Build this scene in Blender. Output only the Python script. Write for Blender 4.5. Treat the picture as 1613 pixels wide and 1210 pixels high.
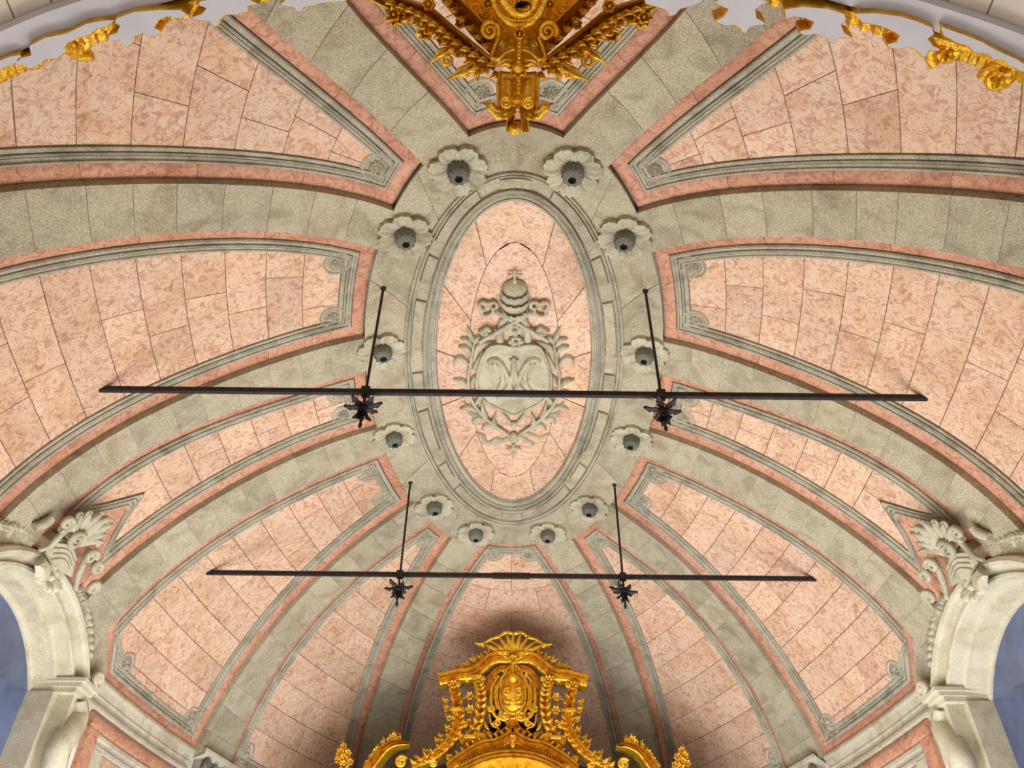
import bpy, bmesh, math, random
import numpy as np
from mathutils import Matrix, Vector
for o in list(bpy.data.objects): bpy.data.objects.remove(o)
scene = bpy.context.scene
COL = scene.collection
rnd = random.Random(7)

# ------------------------------------------------------------------ camera
W_PX, H_PX = 1613, 1210
F_PX = 1305.2                      # focal length in pixels
ELEV = math.radians(42.136)        # the camera looks up at this angle
ROLL = 0.0105
CX, CY = 808.7, 605.0
CAMZ = 1.6                         # eye height above the floor
CE, SE = math.cos(ELEV), math.sin(ELEV)
cam_d = bpy.data.cameras.new('camera')
cam = bpy.data.objects.new('camera', cam_d); COL.objects.link(cam)
cam_d.sensor_width = 36.0; cam_d.lens = 36.0 * F_PX / W_PX
cam_d.shift_x = -(CX - W_PX / 2) / W_PX; cam_d.shift_y = 0.0
cam_d.clip_end = 200
_R = np.array([1.0, 0, 0]); _D = np.array([0, SE, -CE]); _F = np.array([0, CE, SE])
_r = _R - ROLL * _D; _r /= np.linalg.norm(_r)
_d = np.cross(_F, _r); _d = _d if np.dot(_d, _D) > 0 else -_d
m = Matrix(((_r[0], -_d[0], -_F[0], 0), (_r[1], -_d[1], -_F[1], 0), (_r[2], -_d[2], -_F[2], CAMZ), (0, 0, 0, 1)))
cam.matrix_world = m
scene.camera = cam

# ------------------------------------------------------------------ light
scene.view_settings.view_transform = 'Standard'; scene.view_settings.look = 'None'
scene.view_settings.gamma = 1.0; scene.view_settings.use_curve_mapping = False
scene.view_settings.exposure = 0.0
world = bpy.data.worlds.new('world'); scene.world = world; world.use_nodes = True
wn = world.node_tree.nodes; wn['Background'].inputs[0].default_value = (1.0, 0.97, 0.94, 1); wn['Background'].inputs[1].default_value = 0.77

def area(name, loc, target, size, power, color, size_y=None):
    l = bpy.data.lights.new(name, 'AREA'); l.energy = power; l.color = color
    l.shape = 'RECTANGLE'; l.size = size; l.size_y = size_y or size
    o = bpy.data.objects.new(name, l); COL.objects.link(o); o.location = loc
    o.rotation_euler = (Vector(target) - Vector(loc)).to_track_quat('-Z', 'Y').to_euler()
    return o
# broad unseen fill lights, added low in the nave to brighten the vault
area('added_fill', (-2.5, 9.5, 0.5), (-1.0, 12.5, 11), 5.0, 480, (1.0, 0.95, 0.88))
area('added_fill', (2.5, 9.5, 0.5), (1.0, 12.5, 11), 5.0, 480, (1.0, 0.95, 0.88))
area('added_fill', (-3.0, 12.5, 0.5), (-4.4, 17.5, 9), 3.0, 370, (0.86, 0.94, 1.0))  # cool unseen fill pair, added to lift the far panels
area('added_fill', (3.0, 12.5, 0.5), (4.4, 17.5, 9), 3.0, 370, (0.86, 0.94, 1.0))

# ------------------------------------------------------------------ colour and materials
def lin(r, g, b):
    f = lambda c: ((c / 255 + 0.055) / 1.055) ** 2.4 if c / 255 > 0.04045 else c / 255 / 12.92
    return (f(r), f(g), f(b), 1.0)

class NT:
    def __init__(s, name):
        s.m = bpy.data.materials.new(name); s.m.use_nodes = True
        s.t = s.m.node_tree; s.t.nodes.clear()
        s.out = s.n('ShaderNodeOutputMaterial'); s.b = s.n('ShaderNodeBsdfPrincipled')
        s.l(s.b.outputs[0], s.out.inputs[0])
    def n(s, k, **kw):
        x = s.t.nodes.new(k)
        for a, v in kw.items(): setattr(x, a, v)
        return x
    def l(s, a, b): s.t.links.new(a, b)
    def coords(s, rand=True):
        g = s.n('ShaderNodeNewGeometry')
        if not rand: return g.outputs['Position']
        oi = s.n('ShaderNodeObjectInfo'); mul = s.n('ShaderNodeVectorMath', operation='SCALE')
        mul.inputs[0].default_value = (37.0, 53.0, 71.0); s.l(oi.outputs['Random'], mul.inputs['Scale'])
        ad = s.n('ShaderNodeVectorMath', operation='ADD'); s.l(g.outputs['Position'], ad.inputs[0]); s.l(mul.outputs[0], ad.inputs[1])
        return ad.outputs[0]
    def noise(s, vec, scale, detail=4, rough=0.55, dist=0.0):
        x = s.n('ShaderNodeTexNoise'); x.inputs['Scale'].default_value = scale; x.inputs['Detail'].default_value = detail
        x.inputs['Roughness'].default_value = rough; x.inputs['Distortion'].default_value = dist
        s.l(vec, x.inputs['Vector']); return x.outputs['Fac']
    def ramp(s, fac, stops):
        x = s.n('ShaderNodeValToRGB'); e = x.color_ramp.elements
        while len(e) < len(stops): e.new(0.5)
        for q, (p, c) in zip(e, stops): q.position = p; q.color = c
        s.l(fac, x.inputs[0]); return x.outputs[0]
    def mix(s, a, b, fac, mode='MIX'):
        x = s.n('ShaderNodeMix', data_type='RGBA', blend_type=mode)
        for v, i in ((fac, 0), (a, 6), (b, 7)):
            if hasattr(v, 'is_linked'): s.l(v, x.inputs[i])
            else: x.inputs[i].default_value = v
        return x.outputs[2]
    def tint(s, col, lo, hi):                      # each stone a little lighter or darker than the next
        oi = s.n('ShaderNodeObjectInfo'); r = s.ramp(oi.outputs['Random'], [(0, lo), (1, hi)])
        return s.mix(col, r, 1.0, 'MULTIPLY')
    def bump(s, h, strength, dist=0.02):
        x = s.n('ShaderNodeBump'); x.inputs['Strength'].default_value = strength; x.inputs['Distance'].default_value = dist
        s.l(h, x.inputs['Height']); s.l(x.outputs[0], s.b.inputs['Normal'])
    def done(s, col, rough=0.7, metal=0.0, spec=0.3):
        if hasattr(col, 'is_linked'): s.l(col, s.b.inputs['Base Color'])
        else: s.b.inputs['Base Color'].default_value = col
        s.b.inputs['Roughness'].default_value = rough; s.b.inputs['Metallic'].default_value = metal
        s.b.inputs['Specular IOR Level'].default_value = spec
        return s.m

def marble(name, dark, mid, light, vein, scale, lo, hi, stain, warm):
    t = NT(name); v = t.coords()
    big = t.noise(v, scale * 0.16, 3, 0.5, 0.6)
    n1 = t.noise(v, scale, 8, 0.68, 1.6)
    c = t.ramp(n1, [(0.30, dark), (0.43, mid), (0.55, light), (0.70, mid)])
    n2 = t.noise(v, scale * 1.7, 3, 0.55, 2.6)      # pale fossil squiggles
    ln = t.ramp(n2, [(0.55, (0, 0, 0, 1)), (0.58, (.7, .7, .7, 1)), (0.61, (0, 0, 0, 1))])
    c = t.mix(c, light, ln)
    n3 = t.noise(v, scale * 1.1, 5, 0.6, 2.2)       # dark thread veins
    ln3 = t.ramp(n3, [(0.385, (0, 0, 0, 1)), (0.40, (.75, .75, .75, 1)), (0.415, (0, 0, 0, 1))])
    c = t.mix(c, vein, ln3)
    n5 = t.noise(v, scale * .8, 4, 0.6, 1.0)
    c = t.mix(c, warm, t.ramp(n5, [(0.55, (0, 0, 0, 1)), (0.7, (.55, .55, .55, 1))]))
    n4 = t.noise(v, scale * 6, 2, 0.5)
    c = t.mix(c, vein, t.ramp(n4, [(0.64, (0, 0, 0, 1)), (0.70, (.7, .7, .7, 1))]))
    st = t.ramp(big, [(0.45, (0, 0, 0, 1)), (0.75, (.6, .6, .6, 1))])
    c = t.mix(c, stain, st, 'MULTIPLY')
    c = t.tint(c, lo, hi)
    t.bump(n1, 0.2, 0.02)
    return t.done(c, 0.55, 0, 0.35)

def granite(name, a, b, stain, lo, hi, rough=0.85):
    t = NT(name); v = t.coords(False); vr = t.coords(True)
    fine = t.noise(v, 60, 3, 0.75); mid = t.noise(vr, 2.2, 5, 0.6, 0.8); big = t.noise(vr, 0.7, 4, 0.6, 0.5)
    c = t.ramp(fine, [(0.36, a), (0.64, b)])
    c = t.mix(c, stain, t.ramp(mid, [(0.45, (0, 0, 0, 1)), (0.75, (.75, .75, .75, 1))]), 'MULTIPLY')
    c = t.mix(c, lin(214, 188, 152), t.ramp(big, [(0.52, (0, 0, 0, 1)), (0.75, (.4, .4, .4, 1))]), 'MULTIPLY')
    c = t.tint(c, lo, hi)
    t.bump(fine, 0.35, 0.015)
    return t.done(c, rough, 0, 0.2)

def plain(name, col, rough=0.7, metal=0.0, nscale=8.0, amt=0.25, bump=0.2, spec=0.3):
    t = NT(name); v = t.coords(False); n = t.noise(v, nscale, 5, 0.6)
    dk = tuple(c * (1 - amt) for c in col[:3]) + (1,); lt = tuple(min(1, c * (1 + amt)) for c in col[:3]) + (1,)
    c = t.ramp(n, [(0.35, dk), (0.65, lt)])
    if bump: t.bump(n, bump, 0.02)
    return t.done(c, rough, metal, spec)

M = {}
M['pink'] = marble('pink_marble', lin(168, 122, 100), lin(196, 156, 133), lin(226, 198, 174), lin(136, 86, 62), 7.5, (.88, .86, .84, 1), (1.04, 1.02, 1.0, 1), lin(222, 196, 170), lin(226, 180, 132))
M['red'] = marble('red_marble', lin(158, 106, 84), lin(178, 124, 100), lin(206, 160, 134), lin(118, 68, 52), 7.0, (.9, .86, .84, 1), (1.05, 1.02, 1, 1), lin(215, 185, 165), lin(196, 140, 110))
M['grey'] = granite('grey_granite', lin(140, 131, 112), lin(202, 191, 168), lin(184, 178, 166), (.88, .89, .88, 1), (1.05, 1.04, 1.0, 1))
M['mould'] = granite('moulded_granite', lin(142, 135, 119), lin(194, 186, 168), lin(160, 160, 150), (.97, .97, .96, 1), (1.03, 1.03, 1.0, 1))
M['carve'] = granite('carved_granite', lin(160, 152, 132), lin(206, 198, 176), lin(165, 162, 150), (.97, .97, .96, 1), (1.03, 1.03, 1.0, 1))
M['boss'] = granite('dark_granite', lin(90, 92, 84), lin(138, 136, 120), lin(150, 150, 142), (.9, .9, .9, 1), (1.05, 1.03, 1.0, 1))
M['joint'] = plain('marble_joint', lin(120, 78, 58), 0.9, 0, 5, .15, 0)
M['gjoint'] = plain('granite_joint', lin(208, 203, 190), 0.9, 0, 5, .2, 0)
M['pale'] = granite('pale_granite', lin(172, 164, 148), lin(212, 204, 186), lin(190, 184, 170), (.97, .97, .96, 1), (1.03, 1.03, 1.0, 1))
M['cream'] = granite('cream_limestone', lin(186, 178, 156), lin(218, 211, 192), lin(210, 200, 174), (.97, .97, .96, 1), (1.03, 1.03, 1.0, 1))
M['iron'] = plain('wrought_iron', lin(48, 40, 42), 0.55, 0.3, 12, .3, .2)
M['hole'] = plain('hole_shade', lin(14, 12, 12), 0.9, 0, 5, .1, 0)  # near-black colour stands in for the shade inside holes
M['glass'] = plain('window_glass', lin(92, 104, 140), 0.12, 0, 0.6, .35, 0, .6)
M['white'] = plain('white_paint', lin(206, 202, 208), 0.6, 0, 3, .05, .05)
M['plank'] = plain('plank_paint', lin(224, 208, 194), 0.6, 0, 2.5, .05, .1)
M['gap'] = plain('plank_gap', lin(110, 95, 92), 0.8, 0, 2.5, .1, 0)
M['case'] = plain('dark_wood_shade', lin(40, 28, 26), 0.7, 0, 2.5, .2, .1)  # wood tone that also stands in for shade behind the openwork
def gold():
    t = NT('gilded_wood'); v = t.coords(False)
    n = t.noise(v, 9, 5, 0.65, 0.6); n2 = t.noise(v, 30, 4, 0.6)
    c = t.ramp(n, [(0.3, lin(186, 118, 12)), (0.5, lin(238, 182, 44)), (0.72, lin(254, 220, 106))])
    ad = t.n('ShaderNodeMath', operation='ADD'); t.l(n, ad.inputs[0]); t.l(n2, ad.inputs[1])
    t.bump(ad.outputs[0], 0.5, 0.03)
    return t.done(c, 0.28, 0.7, 0.5)
M['gold'] = gold()

# ------------------------------------------------------------------ object helpers
def tag(o, label=None, cat=None, group=None, kind=None):
    for k, v in (('label', label), ('category', cat), ('group', group), ('kind', kind)):
        if v: o[k] = v
    return o
def empty(name, loc=(0, 0, 0), parent=None):
    o = bpy.data.objects.new(name, None); COL.objects.link(o); o.location = loc; o.empty_display_size = 0.2
    if parent: o.parent = parent
    return o
def world_loc(o):
    v = Vector((0, 0, 0))
    while o: v += Vector(o.location); o = o.parent
    return v
CLIP = [False]
class MB:
    """collects geometry in world coordinates, links it as ONE mesh object"""
    def __init__(s): s.v = []; s.f = []; s.mi = []; s.sm = []
    def add(s, verts, faces, smooth=True, mi=0):
        o = len(s.v); s.v.extend([tuple(map(float, p)) for p in verts])
        for f in faces: s.f.append(tuple(i + o for i in f)); s.sm.append(smooth); s.mi.append(mi)
    def grid(s, G, smooth=True, flip=False, closed=False, mi=0):
        G = np.asarray(G); n, k = G.shape[:2]; F = []
        for i in range(n - 1):
            for j in range(k if closed else k - 1):
                j2 = (j + 1) % k
                q = (i * k + j, i * k + j2, (i + 1) * k + j2, (i + 1) * k + j)
                F.append(q[::-1] if flip else q)
        s.add(G.reshape(-1, 3), F, smooth, mi)
    def clip(s):
        # the vault stops at the arches of the side windows
        A = np.array(s.v); y = A[:, 1] - YC; z = A[:, 2] - CAMZ - 3.75; r = np.hypot(y, z)
        q = (np.abs(A[:, 0]) > 5.5) & (r < 2.50) & (z > 0)
        if q.any():
            k = 2.50 / np.maximum(r[q], 1e-3); A[q, 1] = YC + y[q] * k; A[q, 2] = CAMZ + 3.75 + z[q] * k
            s.v = [tuple(p) for p in A]
    def mesh(s, name, mats, origin):
        me = bpy.data.meshes.new(name); ov = np.array(origin)
        me.from_pydata([tuple(np.array(p) - ov) for p in s.v], [], s.f); 
        for mt in (mats if isinstance(mats, (list, tuple)) else [mats]): me.materials.append(M[mt])
        me.polygons.foreach_set('use_smooth', s.sm); me.polygons.foreach_set('material_index', s.mi)
        bm = bmesh.new(); bm.from_mesh(me); bmesh.ops.recalc_face_normals(bm, faces=bm.faces); bm.to_mesh(me); bm.free()
        me.update(); return me
    def build(s, name, mats, parent=None, origin=None):
        if CLIP[0]: s.clip()
        A = np.array(s.v)
        if origin is None: origin = A.mean(0)
        me = s.mesh(name, mats, origin)
        o = bpy.data.objects.new(name, me); COL.objects.link(o)
        if parent: o.parent = parent; o.location = Vector(origin) - world_loc(parent)
        else: o.location = origin
        return o

# ------------------------------------------------------------------ the dome as a surface
HU = 10.0                                     # the dome's ring hangs 10 m above the eye
YC = 1.13296 * HU
A0, B0, A1, B1 = .26385 * HU, .56113 * HU, .71520 * HU, 1.37812 * HU
Z1, R0, PW = .56814 * HU, .10318, 1.44855
G = lambda r: (1 - np.clip(r, 0, 1) ** PW) ** (1 / PW)
ZA = Z1 + (HU - Z1) / G(np.array(R0))
def Zs(s): return Z1 + (ZA - Z1) * G(R0 + (1 - R0) * np.minimum(s, 1.0))
def P0(s, th):
    s = np.asarray(s, float); th = np.radians(np.asarray(th, float))
    a = A0 + (A1 - A0) * s; b = B0 + (B1 - B0) * s
    return np.stack(np.broadcast_arrays(a * np.sin(th), YC + b * np.cos(th), CAMZ + Zs(s)), -1)
def NRM(s, th):
    s = np.clip(np.asarray(s, float), -.3, .9985); e = 1e-3
    ds = P0(s + e, th) - P0(s - e, th); dt = P0(s, np.asarray(th) + .05) - P0(s, np.asarray(th) - .05)
    n = np.cross(ds, dt); n /= np.linalg.norm(n, axis=-1, keepdims=True) + 1e-12
    c = np.stack(np.broadcast_arrays(0 * n[..., 0], YC + 0 * n[..., 0], 3 + 0 * n[..., 0]), -1) - P0(s, th)
    sg = np.sign((n * c).sum(-1, keepdims=True)); return n * sg
def PS(s, th, h=0.0):                          # a point h metres below the vault surface
    return P0(s, th) + NRM(s, th) * np.asarray(h)[..., None]
def s_of_xy(x, y):
    lo, hi = -A0 / (A1 - A0) + .001, 1.5
    for _ in range(40):
        q = (lo + hi) / 2; a = A0 + (A1 - A0) * q; b = B0 + (B1 - B0) * q
        if (x / a) ** 2 + ((y - YC) / max(b, 1e-6)) ** 2 > 1: lo = q
        else: hi = q
    return (lo + hi) / 2
def ray(px, py):
    x, y = px - CX, py - CY; u = (x + ROLL * y) / F_PX; v = (y - ROLL * x) / F_PX
    return np.array([u, CE + SE * v, SE - CE * v])

# rib edges: angle from the long axis as a function of the level s
EN = {'1l': (1.43, -24.8, 27.71, 29.28), '2u': (10.48, -33.48, 40.83, 42.52), '2l': (4.72, -16.44, 24.04, 52.58),
      '3u': (11.45, -23.79, 20.65, 74.31), '3l': (17.41, -25.78, 11.92, 82.81)}
EF = {'1r': (46.35, -79.54, 48.97, 18.08), '1l': (10.96, -30.48, 23.02, 31.4), '2u': (9.31, -35.79, 41.62, 43.03),
      '2l': (8.98, -26.12, 27.96, 52.72), '3u': (0.01, -7.64, 16.86, 72.93), '3l': (3.68, -9.81, 11.67, 80.8)}
N1R = (45.49, -91.24, 61.61, 15.09)
def e_far(k, s):
    s = np.asarray(s, float)
    if k == '1r': return np.where(s < .65, np.polyval(EF['1r'], np.minimum(s, .65)), np.polyval(EF['1l'], s) - 7.5 + (s - .65) * 1.5)
    return np.polyval(EF[k], s)
def e_near(k, s):
    s = np.asarray(s, float)
    if k == '1r': return np.where(s < .3, np.polyval(N1R, np.minimum(s, .3)), np.polyval(EN['1l'], s) - 8.8 + (s - .3) * 2.4)
    return np.polyval(EN[k], s)
def edge(k, far, side):                        # full-circle angle: 0 far end, 90 right, 180 near end, 270 left
    if far: return (lambda s: side * e_far(k, s))
    return (lambda s: side * (180 - e_near(k, s)))

# ------------------------------------------------------------------ the vault: ribs, panels, ring
def call(f, x): return f(x) if callable(f) else f + 0 * np.asarray(x, float)
def stone(mb, s0, s1, fA, fB, h, hb, ns=3, nt=2, gap=.006, tA=0., tB=1., prof=None, skirt=True):
    """one curved block of the vault between levels s0..s1 and fractions tA..tB of the band fA..fB"""
    t = np.linspace(tA, tB, nt + 1)[None, :]; q = np.linspace(0, 1, ns + 1)[:, None]
    a, b = call(s0, t), call(s1, t)
    mid = (a + b) / 2; thm = call(fA, mid) * (1 - t) + call(fB, mid) * t
    ps = np.linalg.norm(P0(np.minimum(mid + .004, 1), thm) - P0(mid - .004, thm), axis=-1) / .008
    a = a + gap / ps; b = b - gap / ps
    s = a + (b - a) * q
    A, B = call(fA, s), call(fB, s)
    th = A * (1 - t) + B * t
    pt = np.linalg.norm(P0(s, th + .05) - P0(s, th - .05), axis=-1) / .1
    th = th + gap / pt * np.where(t == tA, 1, np.where(t == tB, -1, 0)) * np.sign(B - A)
    hh = h if prof is None else h + np.array(prof)[None, :] + 0 * s
    top = PS(s, th, hh + 0 * s); mb.grid(top)
    if skirt:
        bot = PS(s, th, hb + 0 * s)
        for T, Bo in ((top[0], bot[0]), (top[-1], bot[-1]), (top[:, 0], bot[:, 0]), (top[:, -1], bot[:, -1])):
            mb.grid(np.stack([T, Bo]), smooth=False)

CLIP[0] = True
ceiling = empty('ceiling', (0, YC, CAMZ + HU))
tag(ceiling, 'oval vault of pink marble panels between grey granite ribs', None, None, 'structure')

def s_ring(th):
    th = np.abs((np.asarray(th, float) + 180) % 360 - 180)
    return np.interp(th, [0, 18, 33, 150, 165, 180], [-.058, -.052, 0, 0, -.012, -.012])
RIB_H, RED_W, MOULD_W = .13, .21, .25
FIELD_D = RED_W + MOULD_W
RIBS = []
for far in (True, False):
    for side in (1, -1):
        for ka, kb in (('1r', '1l'), ('2u', '2l'), ('3u', '3l')):
            fA, fB = edge(ka, far, side), edge(kb, far, side)
            RIBS.append((fA, fB, far, side, ka))
RJ = [.112, .22, .325, .428, .525, .617, .704, .786, .86, .925, .972, 1.0]
for i, (fA, fB, far, side, ka) in enumerate(RIBS):
    mb = MB(); st = lambda t, fA=fA, fB=fB: s_ring(fA(0.) * (1 - t) + fB(0.) * t)
    stone(mb, st, 1.0, fA, fB, RIB_H - .018, -.05, 60, 4, gap=.012)
    rib = mb.build('rib', 'gjoint', ceiling)
    prev = st
    for k, sj in enumerate(RJ):
        j = sj + (rnd.uniform(-.012, .012) if sj < .95 else 0)
        mb = MB(); stone(mb, prev, j, fA, fB, RIB_H, 0, 3 if sj < .9 else 6, 2 if sj < .9 or ka != '3u' else 6, gap=.005)
        mb.build('rib_stone', 'grey', rib); prev = j

SGG = 1 - (1 - np.linspace(0, 1, 40)) ** 2.2
# unseen shell added behind the beds to block background light leaks
mb = MB(); th = np.linspace(0, 360, 121)[None, :]; sv = np.r_[-.55, -.3, SGG][:, None]
mb.grid(PS(sv + 0 * th, th + 0 * sv, -.10 + 0 * sv * th)); mb.build('leak_shell', 'gjoint', ceiling)
# piers beside the windows, where the far flank panels turn away from their rib
for sd in (1, -1):
    f0 = edge('3u', True, sd); f1 = lambda s, sd=sd, f0=f0: f0(s) - np.clip((np.asarray(s, float) - .955) / .045, 0, 1) * sd * 2.9
    mb = MB(); stone(mb, .955, 1.0, f1, f0, RIB_H - .01, -.05, 8, 6, gap=.0); mb.build('pier_stone', 'grey', ceiling)
# --- panels
SG = 1 - (1 - np.linspace(0, 1, 400)) ** 2.2
class Panel:
    def __init__(p, fA, fB, s_top=0., s_bot=1., chev=None):
        p.fA, p.fB, p.st, p.sb, p.chev = fA, fB, s_top, s_bot, chev
        sg = p.st + (1.0 - p.st) * SG; th = (fA(sg) + fB(sg)) / 2
        pts = P0(sg, th); L = np.r_[0, np.cumsum(np.linalg.norm(np.diff(pts, axis=0), axis=1))]
        p.sg, p.L = sg, L
    def lev(p, l): return np.interp(l, p.L, p.sg)
    def len_at(p, s): return np.interp(s, p.sg, p.L)
    def side(p, w, s, d):
        s = np.asarray(s, float); f = p.fA if w == 'A' else p.fB; th = f(s); e = 2e-3
        pt = (P0(s, th + .05) - P0(s, th - .05)) / .1
        s2 = np.minimum(s, .985)
        tg = P0(s2 + e, f(s2 + e)) - P0(s2 - e, f(s2 - e)); tg /= np.linalg.norm(tg, axis=-1, keepdims=True)
        pl = np.linalg.norm(pt, axis=-1); sn = np.linalg.norm(np.cross(pt / pl[..., None], tg), axis=-1)
        sg = np.sign(np.mean(p.fB(s) - p.fA(s))) * (1 if w == 'A' else -1)
        return th + sg * d / (pl * np.maximum(sn, .3))
    def loop(p, d, ns=48, nt=14):
        lt = p.len_at(p.sb); s0 = p.lev(d); l1 = lt - d
        s1 = p.lev(l1)
        q = np.linspace(0, 1, ns); ls = d + (l1 - d) * q; ss = p.lev(ls)
        if p.chev and d > .02:
            base, amp = p.chev; le = p.len_at(base) - (d - RED_W) * 1.7
            ss = p.lev(d + (le - d) * q)
        a, b = p.side('A', ss, d), p.side('B', ss, d)
        t = np.linspace(0, 1, nt)
        top = np.stack([np.full(nt, s0), a[0] + (b[0] - a[0]) * t], 1)
        sb = np.full(nt, ss[-1])
        if p.chev and d > .02: sb = sb - p.chev[1] * (1 - np.abs(2 * t - 1)) ** 1.35
        bot = np.stack([sb, a[-1] + (b[-1] - a[-1]) * t], 1)
        A = np.stack([ss, a], 1); B = np.stack([ss, b], 1)
        return np.concatenate([top[:-1], B[:-1], bot[::-1][:-1], A[::-1][:-1]])
def kink(f, s_k, amt):
    return lambda s: f(s) - np.clip((np.asarray(s, float) - s_k) / (1 - s_k), 0, 1) * amt
PANELS = []
def addp(name, p, courses, joints): PANELS.append((name, p, courses, joints))
CN = [.20, .305, .41, .512, .607, .695, .78, .855, .92, .965]
CP6 = [.15, .24, .34, .447, .55, .65, .74, .82, .89, .95]
J_WIDE = [[.7], [.32], [.66], [.35], [.62], [.4], [], [.55], [.35, .7], [.5], [.3, .65], [.5]]
J_NAR = [[.5], [], [.55], [], [.45], [], [.5], [], [.5], [], [.5], []]
J_MID = [[.5], [.28, .76], [.5], [.3, .72], [.5], [.25, .7], [.5], [.3, .7], [.5], [.3, .7], [.5]]
for side in (1, -1):
    addp('near shoulder', Panel(edge('1l', False, side), edge('2u', False, side)), CN, J_WIDE)
    addp('near flank', Panel(edge('2l', False, side), edge('3u', False, side)), CN, J_WIDE)
    fa, fb = edge('3l', False, side), edge('3l', True, side)
    addp('side', Panel(fa, fb, 0, 1.0, (.90, .115)), CN[:6], J_NAR)
    addp('far flank', Panel(edge('2l', True, side), kink(edge('3u', True, side), .955, side * 2.9)), CN, J_WIDE)
    addp('far shoulder', Panel(edge('1l', True, side), edge('2u', True, side)), CN, J_NAR)
addp('near end', Panel(lambda s: 180 - e_near('1r', s), lambda s: 180 + e_near('1r', s), -.012), CN, J_MID)
addp('far end', Panel(lambda s: -e_far('1r', s), lambda s: e_far('1r', s), -.055), CP6, J_MID)

MPROF = [(.0, -.05), (.012, -.05), (.014, .03), (.03, .05), (.058, .048), (.062, .022), (.075, .018), (.10, .012), (.106, -.02), (.114, -.02), (.118, .022), (.135, .034), (.150, .024), (.153, -.015), (.161, -.015), (.165, .012), (.2, .01), (.205, .028), (.232, .03), (.235, -.05), (.252, -.06)]
def shell_boss(mb, C, ex, ey, n, r):
    """small scallop flower carved at a panel corner"""
    k = 9
    for i in range(k):
        a0 = 2 * math.pi * i / k; a1 = 2 * math.pi * (i + 1) / k; am = (a0 + a1) / 2
        pt = lambda rr, aa, hh: C + ex * (rr * math.cos(aa)) + ey * (rr * math.sin(aa)) + n * hh
        V = [pt(.12 * r, am, .35 * r), pt(.75 * r, a0 + .06, .12 * r), pt(r, am, .3 * r), pt(.75 * r, a1 - .06, .12 * r), pt(.65 * r, am, .42 * r),
             pt(.9 * r, a0 + .1, 0), pt(1.05 * r, am, 0), pt(.9 * r, a1 - .1, 0)]
        mb.add(V, [(0, 1, 4), (1, 2, 4), (2, 3, 4), (3, 0, 4), (1, 5, 6, 2), (2, 6, 7, 3)], False)
    ball(mb, C + n * .25 * r, .2 * r, 6, 4)
def ball(mb, C, r, nu=8, nv=6, sq=(1, 1, 1)):
    th = np.linspace(0, 2 * math.pi, nu, endpoint=False); ph = np.linspace(.0, math.pi, nv + 1)
    Gd = np.stack([np.sin(ph)[:, None] * np.cos(th) * r * sq[0] + C[0], np.sin(ph)[:, None] * np.sin(th) * r * sq[1] + C[1], (np.cos(ph)[:, None] + 0 * th) * r * sq[2] + C[2]], -1)
    mb.grid(Gd, closed=True)
def frame_at(s, th):
    C = PS(np.array(s), np.array(th), np.array(0.)); n = NRM(np.array(s), np.array(th))
    ex = P0(np.array(s + .004), np.array(th)) - P0(np.array(s - .004), np.array(th)); ex /= np.linalg.norm(ex)
    ey = np.cross(n, ex); return C, ex, ey, n
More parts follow.
